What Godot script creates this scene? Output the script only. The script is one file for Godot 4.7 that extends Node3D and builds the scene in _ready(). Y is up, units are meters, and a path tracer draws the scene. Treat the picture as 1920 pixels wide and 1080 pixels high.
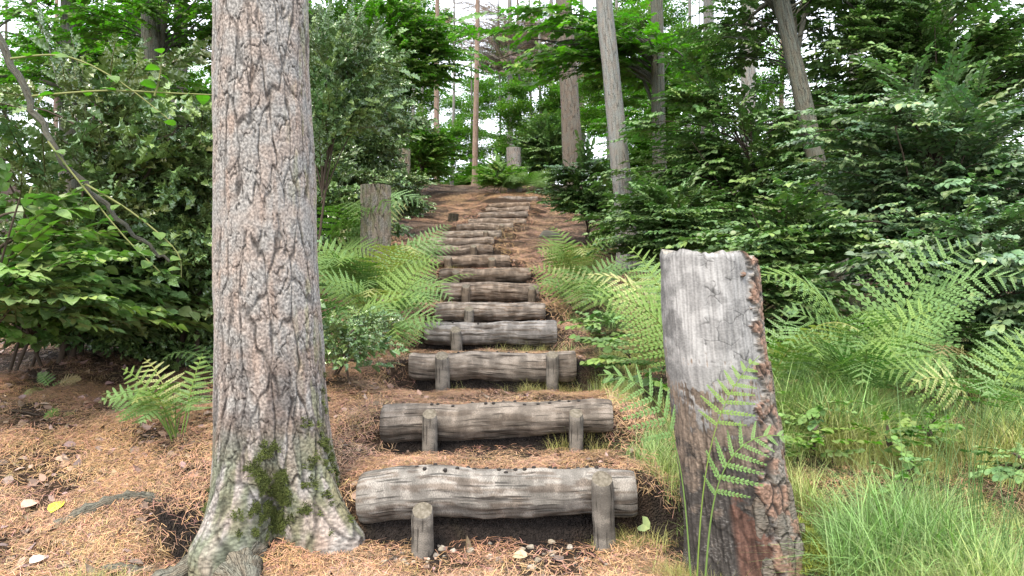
extends Node3D
# A woodland path: log steps climbing a needle-strewn slope between a pine, a cut stump, ferns, hollies and beeches.
# Heights in the tables are measured from the camera's eye, which stands EYE metres above the origin.

const EYE := 1.5
var rng := RandomNumberGenerator.new()
var taken := {}
var mat := {}
var lo := FastNoiseLite.new()
var mid := FastNoiseLite.new()
var fine := FastNoiseLite.new()

# the log steps, lowest first: distance, height of the axis, sideways place, length, radius, yaw, tilt
var LD := [3.24, 3.95, 5.0, 6.2, 7.2, 8.1, 9.2, 10.2, 11.2, 12.1, 13.1, 14.2, 15.2, 16.2, 17.2, 18.3, 19.4]
var LY := [-0.86, -0.675, -0.51, -0.363, -0.223, -0.045, 0.159, 0.345, 0.54, 0.71, 0.885, 1.10, 1.29, 1.52, 1.72, 1.93, 2.21]
var LX := [-0.063, -0.077, -0.125, -0.17, -0.2, -0.23, -0.32, -0.56, -0.8, -0.78, -0.68, -0.5, -0.29, -0.19, -0.1, -0.06, 0.15]
var LL := [1.15, 1.17, 1.07, 1.05, 1.02, 1.02, 1.08, 1.07, 1.05, 1.0, 1.0, 1.04, 1.13, 1.04, 0.96, 0.96, 0.99]
var LR := [0.100, 0.092, 0.094, 0.1, 0.088, 0.1, 0.09, 0.088, 0.085, 0.075, 0.085, 0.08, 0.08, 0.08, 0.075, 0.08, 0.085]
var LYAW := [-3.0, -1.5, 0.5, 1.5, -1.0, 1.0, 2.5, 1.5, 0.0, 2.0, -3.0, -4.0, -3.0, -5.0, -4.0, -5.0, -6.0]
var LTILT := [2.6, 1.2, 0.3, -0.6, 0.0, -1.0, 0.5, -0.5, 0.0, 0.6, 1.2, 1.0, 1.3, 2.0, 1.5, 1.6, 2.0]
var prof := PackedFloat32Array()
var pathx := PackedFloat32Array()


class Buf:
	var v := PackedVector3Array()
	var n := PackedVector3Array()
	var uv := PackedVector2Array()
	var c := PackedColorArray()
	var i := PackedInt32Array()

	func tri(a: Vector3, b: Vector3, d: Vector3, col := Color.WHITE) -> void:
		var nn := (d - a).cross(b - a).normalized()
		var k := v.size()
		v.append(a); v.append(b); v.append(d)
		n.append(nn); n.append(nn); n.append(nn)
		uv.append(Vector2(a.x, a.z)); uv.append(Vector2(b.x, b.z)); uv.append(Vector2(d.x, d.z))
		c.append(col); c.append(col); c.append(col)
		i.append(k); i.append(k + 1); i.append(k + 2)

	func mesh() -> ArrayMesh:
		var a := []
		a.resize(Mesh.ARRAY_MAX)
		a[Mesh.ARRAY_VERTEX] = v
		a[Mesh.ARRAY_NORMAL] = n
		a[Mesh.ARRAY_TEX_UV] = uv
		a[Mesh.ARRAY_COLOR] = c
		a[Mesh.ARRAY_INDEX] = i
		var m := ArrayMesh.new()
		m.add_surface_from_arrays(Mesh.PRIMITIVE_TRIANGLES, a)
		return m


# ---------------------------------------------------------------- helpers

func numbered(called: String) -> String:
	if not taken.has(called):
		taken[called] = 0
		return called
	taken[called] += 1
	return "%s_%03d" % [called, taken[called]]


func tag(o: Node, label: String, category: String, group := "") -> Node:
	o.set_meta("label", label)
	o.set_meta("category", category)
	if group: o.set_meta("group", group)
	return o


func thing(called: String, label: String, category: String, at: Vector3, group := "") -> Node3D:
	var o := Node3D.new()
	o.name = numbered(called)
	add_child(o)
	o.position = at
	tag(o, label, category, group)
	return o


func part(called: String, m: Mesh, material: Material, parent: Node) -> MeshInstance3D:
	var o := MeshInstance3D.new()
	o.mesh = m
	o.material_override = material
	if parent == self:
		o.name = numbered(called)
		add_child(o)
	else:
		o.name = called
		parent.add_child(o, true)
	return o


func copies(called: String, m: Mesh, material: Material, where: Array, tints: PackedColorArray, parent: Node) -> MultiMeshInstance3D:
	var mm := MultiMesh.new()
	mm.transform_format = MultiMesh.TRANSFORM_3D
	mm.use_colors = true
	mm.mesh = m
	mm.instance_count = where.size()
	for k in where.size():
		mm.set_instance_transform(k, where[k])
		mm.set_instance_color(k, tints[k])
	var o := MultiMeshInstance3D.new()
	o.multimesh = mm
	o.material_override = material
	o.name = numbered(called) if parent == self else called
	parent.add_child(o, true)
	o.set_meta("kind", "stuff")
	return o


func lin(r: float, g: float, b: float) -> Color:
	return Color(r, g, b).linear_to_srgb()


func grid(b: Buf, nu: int, nv: int, p: PackedVector3Array, uvs: PackedVector2Array, cols: PackedColorArray, closed := false) -> void:
	var k0 := b.v.size()
	var nn := PackedVector3Array()
	nn.resize(p.size())
	for j in nv:
		var j0 := maxi(j - 1, 0) * nu
		var j1 := mini(j + 1, nv - 1) * nu
		for i in nu:
			var i0 := i - 1
			var i1 := i + 1
			if closed:
				if i0 < 0: i0 = nu - 2
				if i1 > nu - 1: i1 = 1
			else:
				i0 = maxi(i0, 0)
				i1 = mini(i1, nu - 1)
			nn[j * nu + i] = (p[j * nu + i1] - p[j * nu + i0]).cross(p[j1 + i] - p[j0 + i]).normalized()
	b.v.append_array(p)
	b.n.append_array(nn)
	b.uv.append_array(uvs)
	b.c.append_array(cols)
	var idx := PackedInt32Array()
	idx.resize((nu - 1) * (nv - 1) * 6)
	var w := 0
	for j in nv - 1:
		for i in nu - 1:
			var a := k0 + j * nu + i
			idx[w] = a
			idx[w + 1] = a + nu
			idx[w + 2] = a + 1
			idx[w + 3] = a + 1
			idx[w + 4] = a + nu
			idx[w + 5] = a + nu + 1
			w += 6
	b.i.append_array(idx)


func tube(b: Buf, path: Array, radii: Array, sides: int, col := Color.WHITE, ulen := 1.0, rough := 0.0, capped := false) -> void:
	var nv := path.size()
	var nu := sides + 1
	var p := PackedVector3Array(); p.resize(nu * nv)
	var uvs := PackedVector2Array(); uvs.resize(nu * nv)
	var cols := PackedColorArray(); cols.resize(nu * nv)
	cols.fill(col)
	var t0: Vector3 = (path[1] - path[0]).normalized()
	var x := t0.cross(Vector3(0.31, 0.17, 0.93) if absf(t0.z) < 0.8 else Vector3(1, 0.1, 0)).normalized()
	var along := 0.0
	for j in nv:
		var t: Vector3 = (path[mini(j + 1, nv - 1)] - path[maxi(j - 1, 0)]).normalized()
		x = (x - t * x.dot(t)).normalized()
		var y := t.cross(x)
		if j > 0: along += (path[j] - path[j - 1]).length()
		for i in nu:
			var a := TAU * (i % sides) / sides
			var dir := x * cos(a) + y * sin(a)
			var r: float = radii[j]
			if rough > 0.0: r *= 1.0 + rough * fine.get_noise_3dv((path[j] + dir * r) * 9.0)
			p[j * nu + i] = path[j] + dir * r
			uvs[j * nu + i] = Vector2(float(i) / sides, along / ulen)
	grid(b, nu, nv, p, uvs, cols, true)
	if capped:
		for e in [0, nv - 1]:
			for i in sides:
				var q0 := p[e * nu + i]
				var q1 := p[e * nu + i + 1]
				if e == 0: b.tri(path[e], q0, q1, col)
				else: b.tri(path[e], q1, q0, col)


func curve(a: Vector3, c: Vector3, e: Vector3, n: int) -> Array:
	var out := []
	for k in n + 1:
		var t := float(k) / n
		out.append(a.lerp(c, t).lerp(c.lerp(e, t), t))
	return out


func taper(r0: float, r1: float, n: int) -> Array:
	var out := []
	for k in n: out.append(lerpf(r0, r1, float(k) / (n - 1)))
	return out


func spline(points: Array, n: int) -> Array:
	var out := []
	var m := points.size() - 1
	for k in n + 1:
		var f := float(k) / n * m
		var s := mini(int(f), m - 1)
		var a: Vector3 = points[maxi(s - 1, 0)]
		var d: Vector3 = points[mini(s + 2, m)]
		out.append(points[s].cubic_interpolate(points[s + 1], a, d, f - s))
	return out


# ---------------------------------------------------------------- textures and materials

func noise_bytes(w: int, h: int, kind: int, freq: float, seed_: int, octaves := 1, warp := 0.0) -> PackedByteArray:
	var f := FastNoiseLite.new()
	f.seed = seed_
	f.noise_type = kind
	f.frequency = freq
	f.fractal_type = FastNoiseLite.FRACTAL_FBM if octaves > 1 else FastNoiseLite.FRACTAL_NONE
	f.fractal_octaves = octaves
	f.cellular_return_type = FastNoiseLite.RETURN_DISTANCE2_SUB
	f.cellular_jitter = 1.0
	if warp > 0.0:
		f.domain_warp_enabled = true
		f.domain_warp_amplitude = warp
		f.domain_warp_frequency = freq * 1.3
		f.domain_warp_fractal_type = FastNoiseLite.DOMAIN_WARP_FRACTAL_NONE
	var im := f.get_seamless_image(w, h, false, false, 0.12, true)
	im.convert(Image.FORMAT_L8)
	return im.get_data()


func pictures(w: int, h: int, rgb: PackedByteArray, height: PackedByteArray) -> Array:
	return [ImageTexture.create_from_image(Image.create_from_data(w, h, false, Image.FORMAT_RGB8, rgb)), ImageTexture.create_from_image(Image.create_from_data(w, h, false, Image.FORMAT_L8, height))]


func srgb8(x: float) -> int:
	return int(clampf(pow(maxf(x, 0.0), 0.4545), 0.0, 1.0) * 255.0)


var bark_w := 640
var bark_h := 1024
var bark_height: PackedByteArray

func bark_pictures() -> Array:
	var w := bark_w
	var h := bark_h
	var a := stretched(w, h, 4, FastNoiseLite.TYPE_CELLULAR, 0.032, 5, 1, 26.0)
	var b := stretched(w, h, 1, FastNoiseLite.TYPE_CELLULAR, 0.085, 6, 1, 12.0)
	var p := stretched(w, h, 2, FastNoiseLite.TYPE_CELLULAR, 0.045, 13, 1, 24.0)
	var e := noise_bytes(w, h, FastNoiseLite.TYPE_SIMPLEX, 0.014, 9, 3)
	var c := noise_bytes(w, h, FastNoiseLite.TYPE_SIMPLEX, 0.012, 7, 3)
	var d := noise_bytes(w, h, FastNoiseLite.TYPE_SIMPLEX, 0.13, 8, 3)
	var rgb := PackedByteArray(); rgb.resize(w * h * 3)
	var hh := PackedByteArray(); hh.resize(w * h)
	var lut := PackedByteArray(); lut.resize(1025)
	for k in 1025: lut[k] = srgb8(k / 1024.0)
	for k in w * h:
		var broken := clampf((e[k] - 70) / 90.0, 0.0, 1.0)
		var ca := clampf(a[k] / 30.0 + 0.38 * broken, 0.0, 1.0) * clampf(p[k] / 22.0 + 1.15 - broken, 0.3, 1.0)
		var cb := clampf(b[k] / 40.0 + 0.35 * (1.0 - broken), 0.0, 1.0)
		var tone := clampf((c[k] - 80) / 100.0, 0.0, 1.0)
		var g := clampf((d[k] - 50) / 150.0, 0.0, 1.0)
		var high := ca * (0.62 + 0.1 * cb + 0.1 * p[k] / 255.0 + 0.12 * a[k] / 255.0) + 0.14 * g
		hh[k] = int(minf(high, 1.0) * 255.0)
		var m := (0.24 + 0.76 * ca) * (0.8 + 0.2 * cb) * (0.52 + 0.6 * g)
		rgb[k * 3] = lut[int(minf(0.012 + m * (0.385 + 0.02 * tone), 1.0) * 1024.0)]
		rgb[k * 3 + 1] = lut[int(minf(0.01 + m * (0.365 - 0.025 * tone), 1.0) * 1024.0)]
		rgb[k * 3 + 2] = lut[int(minf(0.009 + m * (0.345 - 0.045 * tone), 1.0) * 1024.0)]
	bark_height = hh
	return pictures(w, h, rgb, hh)


func stretched(w: int, h: int, by: int, kind: int, freq: float, seed_: int, octaves := 1, warp := 0.0) -> PackedByteArray:
	var small := noise_bytes(w, h / by, kind, freq, seed_, octaves, warp)
	if by == 1: return small
	var im := Image.create_from_data(w, h / by, false, Image.FORMAT_L8, small)
	im.resize(w, h, Image.INTERPOLATE_CUBIC)
	return im.get_data()


func bark_at(u: float, v: float) -> float:
	var x := posmod(int(u * bark_w), bark_w)
	var y := posmod(int(v * bark_h), bark_h)
	return bark_height[y * bark_w + x] / 255.0


func wood_pictures() -> Array:   # weathered log: u round the log, v along it
	var w := 256
	var h := 1024
	var f := noise_bytes(256, 28, FastNoiseLite.TYPE_SIMPLEX, 0.1, 21, 4)
	var im := Image.create_from_data(256, 28, false, Image.FORMAT_L8, f)
	im.resize(w, h, Image.INTERPOLATE_CUBIC)
	f = im.get_data()
	var patch := noise_bytes(w, h, FastNoiseLite.TYPE_SIMPLEX, 0.011, 22, 5)
	var grit := noise_bytes(w, h, FastNoiseLite.TYPE_SIMPLEX, 0.2, 23, 2)
	var rgb := PackedByteArray(); rgb.resize(w * h * 3)
	var hh := PackedByteArray(); hh.resize(w * h)
	for k in w * h:
		var s := f[k] / 255.0
		var q := patch[k] / 255.0
		var g := grit[k] / 255.0
		var crack := clampf((s - 0.2) / 0.07, 0.0, 1.0)
		var pale := clampf((q + 0.35 * g - 0.72) / 0.12, 0.0, 1.0)
		var t := (0.1 + 0.05 * s + 0.14 * q + 0.1 * (g - 0.5)) * (0.4 + 0.6 * crack) + 0.1 * pale * crack * g
		hh[k] = int(clampf(crack * 0.7 + 0.2 * s + 0.1 * g, 0, 1) * 255.0)
		rgb[k * 3] = srgb8(t * 1.02)
		rgb[k * 3 + 1] = srgb8(t * 0.985)
		rgb[k * 3 + 2] = srgb8(t * 0.95)
	return pictures(w, h, rgb, hh)


func mottle(freq: float, seed_: int, low: Color, high: Color, octaves := 4, size := 512) -> Texture2D:
	var f := FastNoiseLite.new()
	f.seed = seed_
	f.frequency = freq
	f.fractal_octaves = octaves
	var t := NoiseTexture2D.new()
	t.width = size
	t.height = size
	t.seamless = true
	t.noise = f
	var g := Gradient.new()
	g.set_color(0, low)
	g.set_color(1, high)
	g.set_offset(0, 0.25)
	g.set_offset(1, 0.75)
	t.color_ramp = g
	return t


func leaf_material(called: String, col: Color, rough: float, through: Color, spec := 0.5) -> void:
	var m := StandardMaterial3D.new()
	m.resource_name = called
	m.albedo_color = col
	m.vertex_color_use_as_albedo = true
	m.roughness = rough
	m.metallic_specular = spec
	m.cull_mode = BaseMaterial3D.CULL_DISABLED
	m.backlight_enabled = true
	m.backlight = through
	mat[called] = m
	# young and old leaves of the same plant
	var young: StandardMaterial3D = m.duplicate()
	var c := col.srgb_to_linear()
	young.albedo_color = Color(minf(c.r * 1.7, 1.0), minf(c.g * 1.45, 1.0), c.b * 1.2).linear_to_srgb()
	mat[called + "_young"] = young
	var old: StandardMaterial3D = m.duplicate()
	old.albedo_color = Color(c.r * 0.75, c.g * 0.75, c.b * 0.85).linear_to_srgb()
	mat[called + "_old"] = old


func plain_material(called: String, col: Color, rough := 0.9) -> StandardMaterial3D:
	var m := StandardMaterial3D.new()
	m.resource_name = called
	m.albedo_color = col
	m.vertex_color_use_as_albedo = true
	m.roughness = rough
	m.metallic_specular = 0.3
	mat[called] = m
	return m


func textured(called: String, pics: Array, tint: Color, bump: float, rough := 0.92) -> void:
	var m := plain_material(called, tint, rough)
	m.albedo_texture = pics[0]
	m.heightmap_enabled = true
	m.heightmap_texture = pics[1]
	m.heightmap_scale = bump
	mat[called] = m


func make_materials() -> void:
	var bark := bark_pictures()
	textured("pine_bark", bark, lin(0.92, 0.91, 0.9), 0.7)
	var flake := noise_bytes(512, 512, FastNoiseLite.TYPE_CELLULAR, 0.05, 11, 1, 20.0)
	var speck := noise_bytes(512, 512, FastNoiseLite.TYPE_SIMPLEX, 0.035, 12, 5)
	var shown := PackedByteArray(); shown.resize(512 * 512 * 3)
	for k in 512 * 512:
		var v := clampf(0.68 + flake[k] / 200.0, 0.0, 1.0) * clampf(0.5 + speck[k] / 220.0, 0.0, 1.0)
		shown[k * 3] = srgb8(v)
		shown[k * 3 + 1] = srgb8(v)
		shown[k * 3 + 2] = srgb8(v * 0.98)
	mat.pine_bark.detail_enabled = true
	mat.pine_bark.detail_albedo = ImageTexture.create_from_image(Image.create_from_data(512, 512, false, Image.FORMAT_RGB8, shown))
	mat.pine_bark.detail_blend_mode = BaseMaterial3D.BLEND_MODE_MUL
	mat.pine_bark.detail_uv_layer = BaseMaterial3D.DETAIL_UV_2
	mat.pine_bark.uv2_triplanar = true
	mat.pine_bark.uv2_scale = Vector3(2.0, 1.3, 2.0)
	textured("red_bark", bark, lin(0.46, 0.43, 0.37), 1.0)
	textured("pink_bark", bark, lin(0.95, 0.76, 0.64), 0.6)
	textured("grey_bark", bark, lin(0.7, 0.75, 0.73), 0.5)
	textured("dark_bark", bark, lin(0.4, 0.43, 0.36), 0.8)
	textured("old_wood", wood_pictures(), lin(0.95, 0.95, 0.95), 0.3)
	textured("old_wood_far", [mat.old_wood.albedo_texture, mat.old_wood.heightmap_texture], lin(0.98, 0.86, 0.75), 0.6)
	var cut := plain_material("cut_wood", lin(1, 1, 1))
	cut.albedo_texture = mottle(0.03, 31, lin(0.16, 0.14, 0.11), lin(0.34, 0.31, 0.27))
	cut.uv1_triplanar = true
	cut.uv1_scale = Vector3(3, 3, 3)
	leaf_material("holly", lin(0.13, 0.215, 0.075), 0.22, Color(0.22, 0.34, 0.1), 0.6)
	leaf_material("beech", lin(0.145, 0.24, 0.08), 0.42, Color(0.4, 0.6, 0.2), 0.5)
	leaf_material("hazel", lin(0.21, 0.32, 0.11), 0.4, Color(0.5, 0.75, 0.25))
	leaf_material("pale_beech", lin(0.17, 0.26, 0.13), 0.42, Color(0.4, 0.6, 0.2), 0.55)
	leaf_material("maple", lin(0.19, 0.3, 0.075), 0.45, Color(0.6, 0.95, 0.2))
	leaf_material("lime", lin(0.19, 0.3, 0.075), 0.5, Color(0.7, 1.0, 0.3))
	leaf_material("needle_leaf", lin(0.035, 0.07, 0.03), 0.5, Color(0.2, 0.3, 0.1))
	leaf_material("fern_green", lin(0.19, 0.29, 0.072), 0.65, Color(0.45, 0.7, 0.25), 0.35)
	leaf_material("fern_blue", lin(0.16, 0.265, 0.085), 0.65, Color(0.4, 0.65, 0.3), 0.35)
	leaf_material("fern_deep", lin(0.15, 0.26, 0.075), 0.5, Color(0.45, 0.7, 0.25))
	leaf_material("fern_brown", lin(0.24, 0.19, 0.08), 0.7, Color(0.3, 0.2, 0.1))
	leaf_material("fern_yellow", lin(0.4, 0.42, 0.16), 0.5, Color(0.6, 0.7, 0.25))
	leaf_material("grass", lin(0.4, 0.46, 0.16), 0.5, Color(0.5, 0.6, 0.2))
	leaf_material("rush", lin(0.08, 0.15, 0.04), 0.4, Color(0.1, 0.15, 0.05))
	leaf_material("dead_leaf", lin(0.3, 0.2, 0.13), 0.7, Color(0.2, 0.15, 0.1))
	leaf_material("dry_needle", lin(0.56, 0.355, 0.185), 0.6, Color(0.1, 0.06, 0.03))
	leaf_material("dead_twig", lin(0.3, 0.25, 0.2), 0.8, Color(0.05, 0.05, 0.05))
	leaf_material("moss", lin(0.085, 0.105, 0.02), 0.9, Color(0.2, 0.3, 0.05))
	plain_material("twig", lin(0.075, 0.055, 0.04))
	plain_material("green_stem", lin(0.19, 0.2, 0.07), 0.6)
	plain_material("stone", lin(0.5, 0.45, 0.37))
	plain_material("iron", lin(0.03, 0.025, 0.022), 0.5)
	var g := plain_material("ground", lin(1, 1, 1), 0.95)
	g.albedo_texture = mottle(0.045, 41, lin(0.35, 0.34, 0.33), lin(1.0, 1.0, 1.0), 5, 1024)
	g.uv1_triplanar = true
	g.uv1_world_triplanar = true
	g.uv1_scale = Vector3(0.9, 0.9, 0.9)
	g.heightmap_enabled = true
	g.heightmap_texture = mottle(0.09, 42, Color.BLACK, Color.WHITE, 5, 1024)
	g.heightmap_scale = 2.0


# ---------------------------------------------------------------- terrain

func make_profile() -> void:
	var pts := [[-6.0, -2.2], [0.0, -1.56], [2.0, -1.28], [3.0, -1.08], [3.24, -0.97]]
	for k in range(1, 17): pts.append([LD[k], LY[k] - 0.05])
	pts.append_array([[21.0, 2.6], [24.0, 3.2], [26.0, 3.3], [32.0, 3.1], [45.0, 1.5], [90.0, -2.0]])
	var px := [[-6.0, 0.0], [0.0, 0.0]]
	for k in 17: px.append([LD[k], LX[k]])
	px.append_array([[21.5, -0.6], [24.0, -1.8], [27.0, -2.4], [90.0, -3.0]])
	for which in 2:
		var src: Array = pts if which == 0 else px
		var raw := PackedFloat32Array()
		var s := 0
		for k in 961:
			var d := -6.0 + k * 0.1
			while s < src.size() - 2 and d > src[s + 1][0]: s += 1
			raw.append(lerpf(src[s][1], src[s + 1][1], clampf((d - src[s][0]) / (src[s + 1][0] - src[s][0]), 0.0, 1.0)))
		var out := raw.duplicate()
		for k in range(3, 958):
			var sum := 0.0
			for q in range(-3, 4): sum += raw[k + q]
			out[k] = sum / 7.0
		if which == 0: prof = out
		else: pathx = out


func lookup(t: PackedFloat32Array, d: float) -> float:
	var f := clampf((d + 6.0) * 10.0, 0.0, 959.0)
	var k := int(f)
	return lerpf(t[k], t[k + 1], f - k)


func ramp(a: float, b: float, x: float) -> float:
	return smoothstep(a, b, x)


func ground(x: float, z: float) -> float:
	var d := -z
	var y := lookup(prof, d) + 0.10 * lo.get_noise_2d(x, z) * ramp(0.6, 2.5, absf(x)) + 0.03 * mid.get_noise_2d(x, z) + 0.01 * fine.get_noise_2d(x * 3.0, z * 3.0) * (1.0 if d < 9.0 else 0.0)
	var cx := lookup(pathx, d)
	var off := absf(x - cx)
	# left bank lifts behind the post, right side dips a little
	y += 0.16 * ramp(0.7, 2.0, cx - x) * ramp(5.5, 9.0, d) * (1.0 - ramp(13.0, 17.0, d))
	y -= 0.05 * ramp(0.9, 2.5, x - cx) * (1.0 - ramp(6.0, 9.0, d)) * ramp(3.2, 4.2, d)
	y += 0.07 * ramp(0.55, 0.95, x) * (1.0 - ramp(3.1, 4.2, d))
	# hollow beside the pine's left foot
	y -= 0.13 * exp(-(pow((x + 1.33) / 0.15, 2.0) + pow((d - 3.25) / 0.2, 2.0)))
	y += 0.05 * exp(-(pow((x + 1.6) / 0.2, 2.0) + pow((d - 3.7) / 0.25, 2.0)))
	if d > 2.7 and d < 20.4 and off < 1.0:
		var k := 1.0 - ramp(0.56, 0.95, off)
		var lean := 0.0
		var e := -1
		for s in 17:
			if d >= LD[s] - 0.06: e = s
			else: break
		if e >= 0:
			lean = tan(deg_to_rad(LTILT[e])) * (x - LX[e])
		var st: float
		if e < 0:
			st = lerpf(-1.09, LY[0] - 0.185, ramp(2.9, 3.1, d))
		elif e == 16:
			st = LY[16] + 0.05 + (d - LD[16]) * 0.25
		else:
			var t := clampf((d - LD[e]) / (LD[e + 1] - 0.06 - LD[e]), 0.0, 1.0)
			st = lerpf(LY[e] + 0.05 + lean, LY[e + 1] - (0.12 if e == 0 else 0.135), t)
			if e + 1 < 4: st -= 0.025 * ramp(0.72, 0.92, t)
			if d < LD[e] + 0.03: st = lerpf(LY[e] - (0.185 if e == 0 else 0.14), st, ramp(LD[e] - 0.06, LD[e] + 0.03, d))
		y = lerpf(y, st + 0.016 * mid.get_noise_2d(x * 1.5, z * 1.5) + 0.008 * fine.get_noise_2d(x * 3.0, z * 3.0), k)
	return y + EYE


func on_ground(x: float, d: float, dy := 0.0) -> Vector3:
	return Vector3(x, ground(x, -d) + dy, -d)


func slope(x: float, z: float) -> Vector3:
	var e := 0.05
	return Vector3(ground(x - e, z) - ground(x + e, z), 2.0 * e, ground(x, z - e) - ground(x, z + e)).normalized()


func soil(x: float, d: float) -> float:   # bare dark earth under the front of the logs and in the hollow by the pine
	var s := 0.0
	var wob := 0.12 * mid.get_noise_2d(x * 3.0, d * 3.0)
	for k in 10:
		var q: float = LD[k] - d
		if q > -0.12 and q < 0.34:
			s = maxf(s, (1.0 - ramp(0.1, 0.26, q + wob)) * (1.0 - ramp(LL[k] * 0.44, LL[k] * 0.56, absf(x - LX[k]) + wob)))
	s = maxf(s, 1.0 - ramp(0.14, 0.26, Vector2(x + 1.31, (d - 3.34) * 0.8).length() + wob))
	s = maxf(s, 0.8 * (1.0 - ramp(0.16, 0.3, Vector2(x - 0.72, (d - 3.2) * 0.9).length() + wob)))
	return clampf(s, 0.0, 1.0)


func grassy(x: float, d: float) -> float:
	var cx := lookup(pathx, d)
	var edge := 0.62 + 0.16 * lo.get_noise_2d(x * 3.0, d * 3.0)
	if d < 3.3: edge = 0.62 + (3.3 - d) * 0.85
	var k := ramp(edge, edge + 0.22, x - cx) * (1.0 - ramp(7.5, 9.0, d))
	return k


func make_ground() -> void:
	var xs := [0.0]
	var s := 0.04
	while xs[-1] < 70.0:
		if xs[-1] > 2.3: s *= 1.07
		xs.append(xs[-1] + s)
	var all := []
	for k in range(xs.size() - 1, 0, -1): all.append(-xs[k])
	all.append_array(xs)
	var ds := [-5.0]
	while ds[-1] < 85.0:
		var d: float = ds[-1]
		var q := 0.25
		if d >= 2.5: q = 0.03 if d < 5.6 else minf(0.03 + (d - 5.6) * 0.008, 3.0)
		elif d > 1.5: q = 0.08
		ds.append(d + q)
	var nu := all.size()
	var nv := ds.size()
	var p := PackedVector3Array(); p.resize(nu * nv)
	var uvs := PackedVector2Array(); uvs.resize(nu * nv)
	var cols := PackedColorArray(); cols.resize(nu * nv)
	for j in nv:
		for i in nu:
			var x: float = all[i]
			var d: float = ds[j]
			p[j * nu + i] = Vector3(x, ground(x, -d), -d)
			uvs[j * nu + i] = Vector2(x, d)
			var cx := lookup(pathx, d)
			var v := 0.5 + 0.5 * mid.get_noise_2d(x * 1.7, d * 1.7)
			var c := Color(0.14, 0.088, 0.055).lerp(Color(0.09, 0.06, 0.04), v)
			var mould := ramp(0.0, 0.12, fine.get_noise_2d(x * 0.6 + 3.0, d * 0.6) + 0.12 * v)
			c = c.lerp(Color(0.085, 0.06, 0.042), mould * 0.7)
			c = c.lerp(Color(0.10, 0.10, 0.04), grassy(x, d) * 0.8)
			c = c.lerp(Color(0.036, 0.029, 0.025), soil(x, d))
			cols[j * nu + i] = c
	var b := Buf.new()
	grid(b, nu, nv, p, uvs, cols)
	part("ground", b.mesh(), mat.ground, self).set_meta("kind", "structure")


# ---------------------------------------------------------------- leaves and sprays

func leaf_tris(kind: String) -> PackedVector3Array:   # a leaf one unit long along +x, its face up +y
	var t := PackedVector3Array()
	var rows := []
	match kind:
		"holly": rows = [[0.0, 0.0, 0.0], [0.12, 0.10, 0.0], [0.24, 0.25, 0.09], [0.36, 0.15, -0.01], [0.5, 0.27, 0.1], [0.63, 0.15, -0.02], [0.76, 0.19, 0.06], [0.86, 0.08, -0.05], [1.0, 0.0, -0.12]]
		"beech": rows = [[0.0, 0.0, 0.0], [0.2, 0.24, 0.04], [0.45, 0.33, 0.04], [0.72, 0.23, -0.02], [1.0, 0.0, -0.12]]
		"round": rows = [[0.0, 0.0, 0.0], [0.15, 0.28, 0.03], [0.42, 0.42, 0.03], [0.72, 0.3, -0.02], [1.0, 0.0, -0.1]]
		"needle": rows = [[0.0, 0.02, 0.0], [1.0, 0.02, -0.1]]
		_: rows = [[0.0, 0.0, 0.0], [0.45, 0.33, 0.05], [1.0, 0.0, -0.1]]
	if kind == "maple":
		var side := [Vector2(0.05, 0.0), Vector2(-0.08, 0.3), Vector2(0.2, 0.25), Vector2(0.34, 0.56), Vector2(0.5, 0.3), Vector2(0.62, 0.36), Vector2(0.72, 0.16), Vector2(1.0, 0.0)]
		for sgn in [-1.0, 1.0]:
			for k in side.size() - 1:
				var a: Vector2 = side[k]
				var b: Vector2 = side[k + 1]
				var tri := [Vector3(0.25, 0, 0), Vector3(a.x, absf(a.y) * 0.15 - a.x * a.x * 0.12, a.y * sgn), Vector3(b.x, absf(b.y) * 0.15 - b.x * b.x * 0.12, b.y * sgn)]
				if sgn > 0.0: tri.reverse()
				t.append_array(PackedVector3Array(tri))
		return t
	for k in rows.size() - 1:
		var a: Array = rows[k]
		var b: Array = rows[k + 1]
		var ma := Vector3(a[0], -0.10 * a[0] * a[0], 0)
		var mb := Vector3(b[0], -0.10 * b[0] * b[0], 0)
		for sgn in [-1.0, 1.0]:
			var ea := ma + Vector3(0, a[2] + 0.18 * a[1], a[1] * sgn)
			var eb := mb + Vector3(0, b[2] + 0.18 * b[1], b[1] * sgn)
			var q := [ma, mb, eb, ma, eb, ea]
			if sgn > 0.0: q.reverse()
			if a[1] > 0.0 or kind == "needle":
				t.append_array(PackedVector3Array(q))
			elif sgn < 0.0: t.append_array(PackedVector3Array([ma, mb, eb]))
			else: t.append_array(PackedVector3Array([eb, mb, ma]))
	return t


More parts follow.
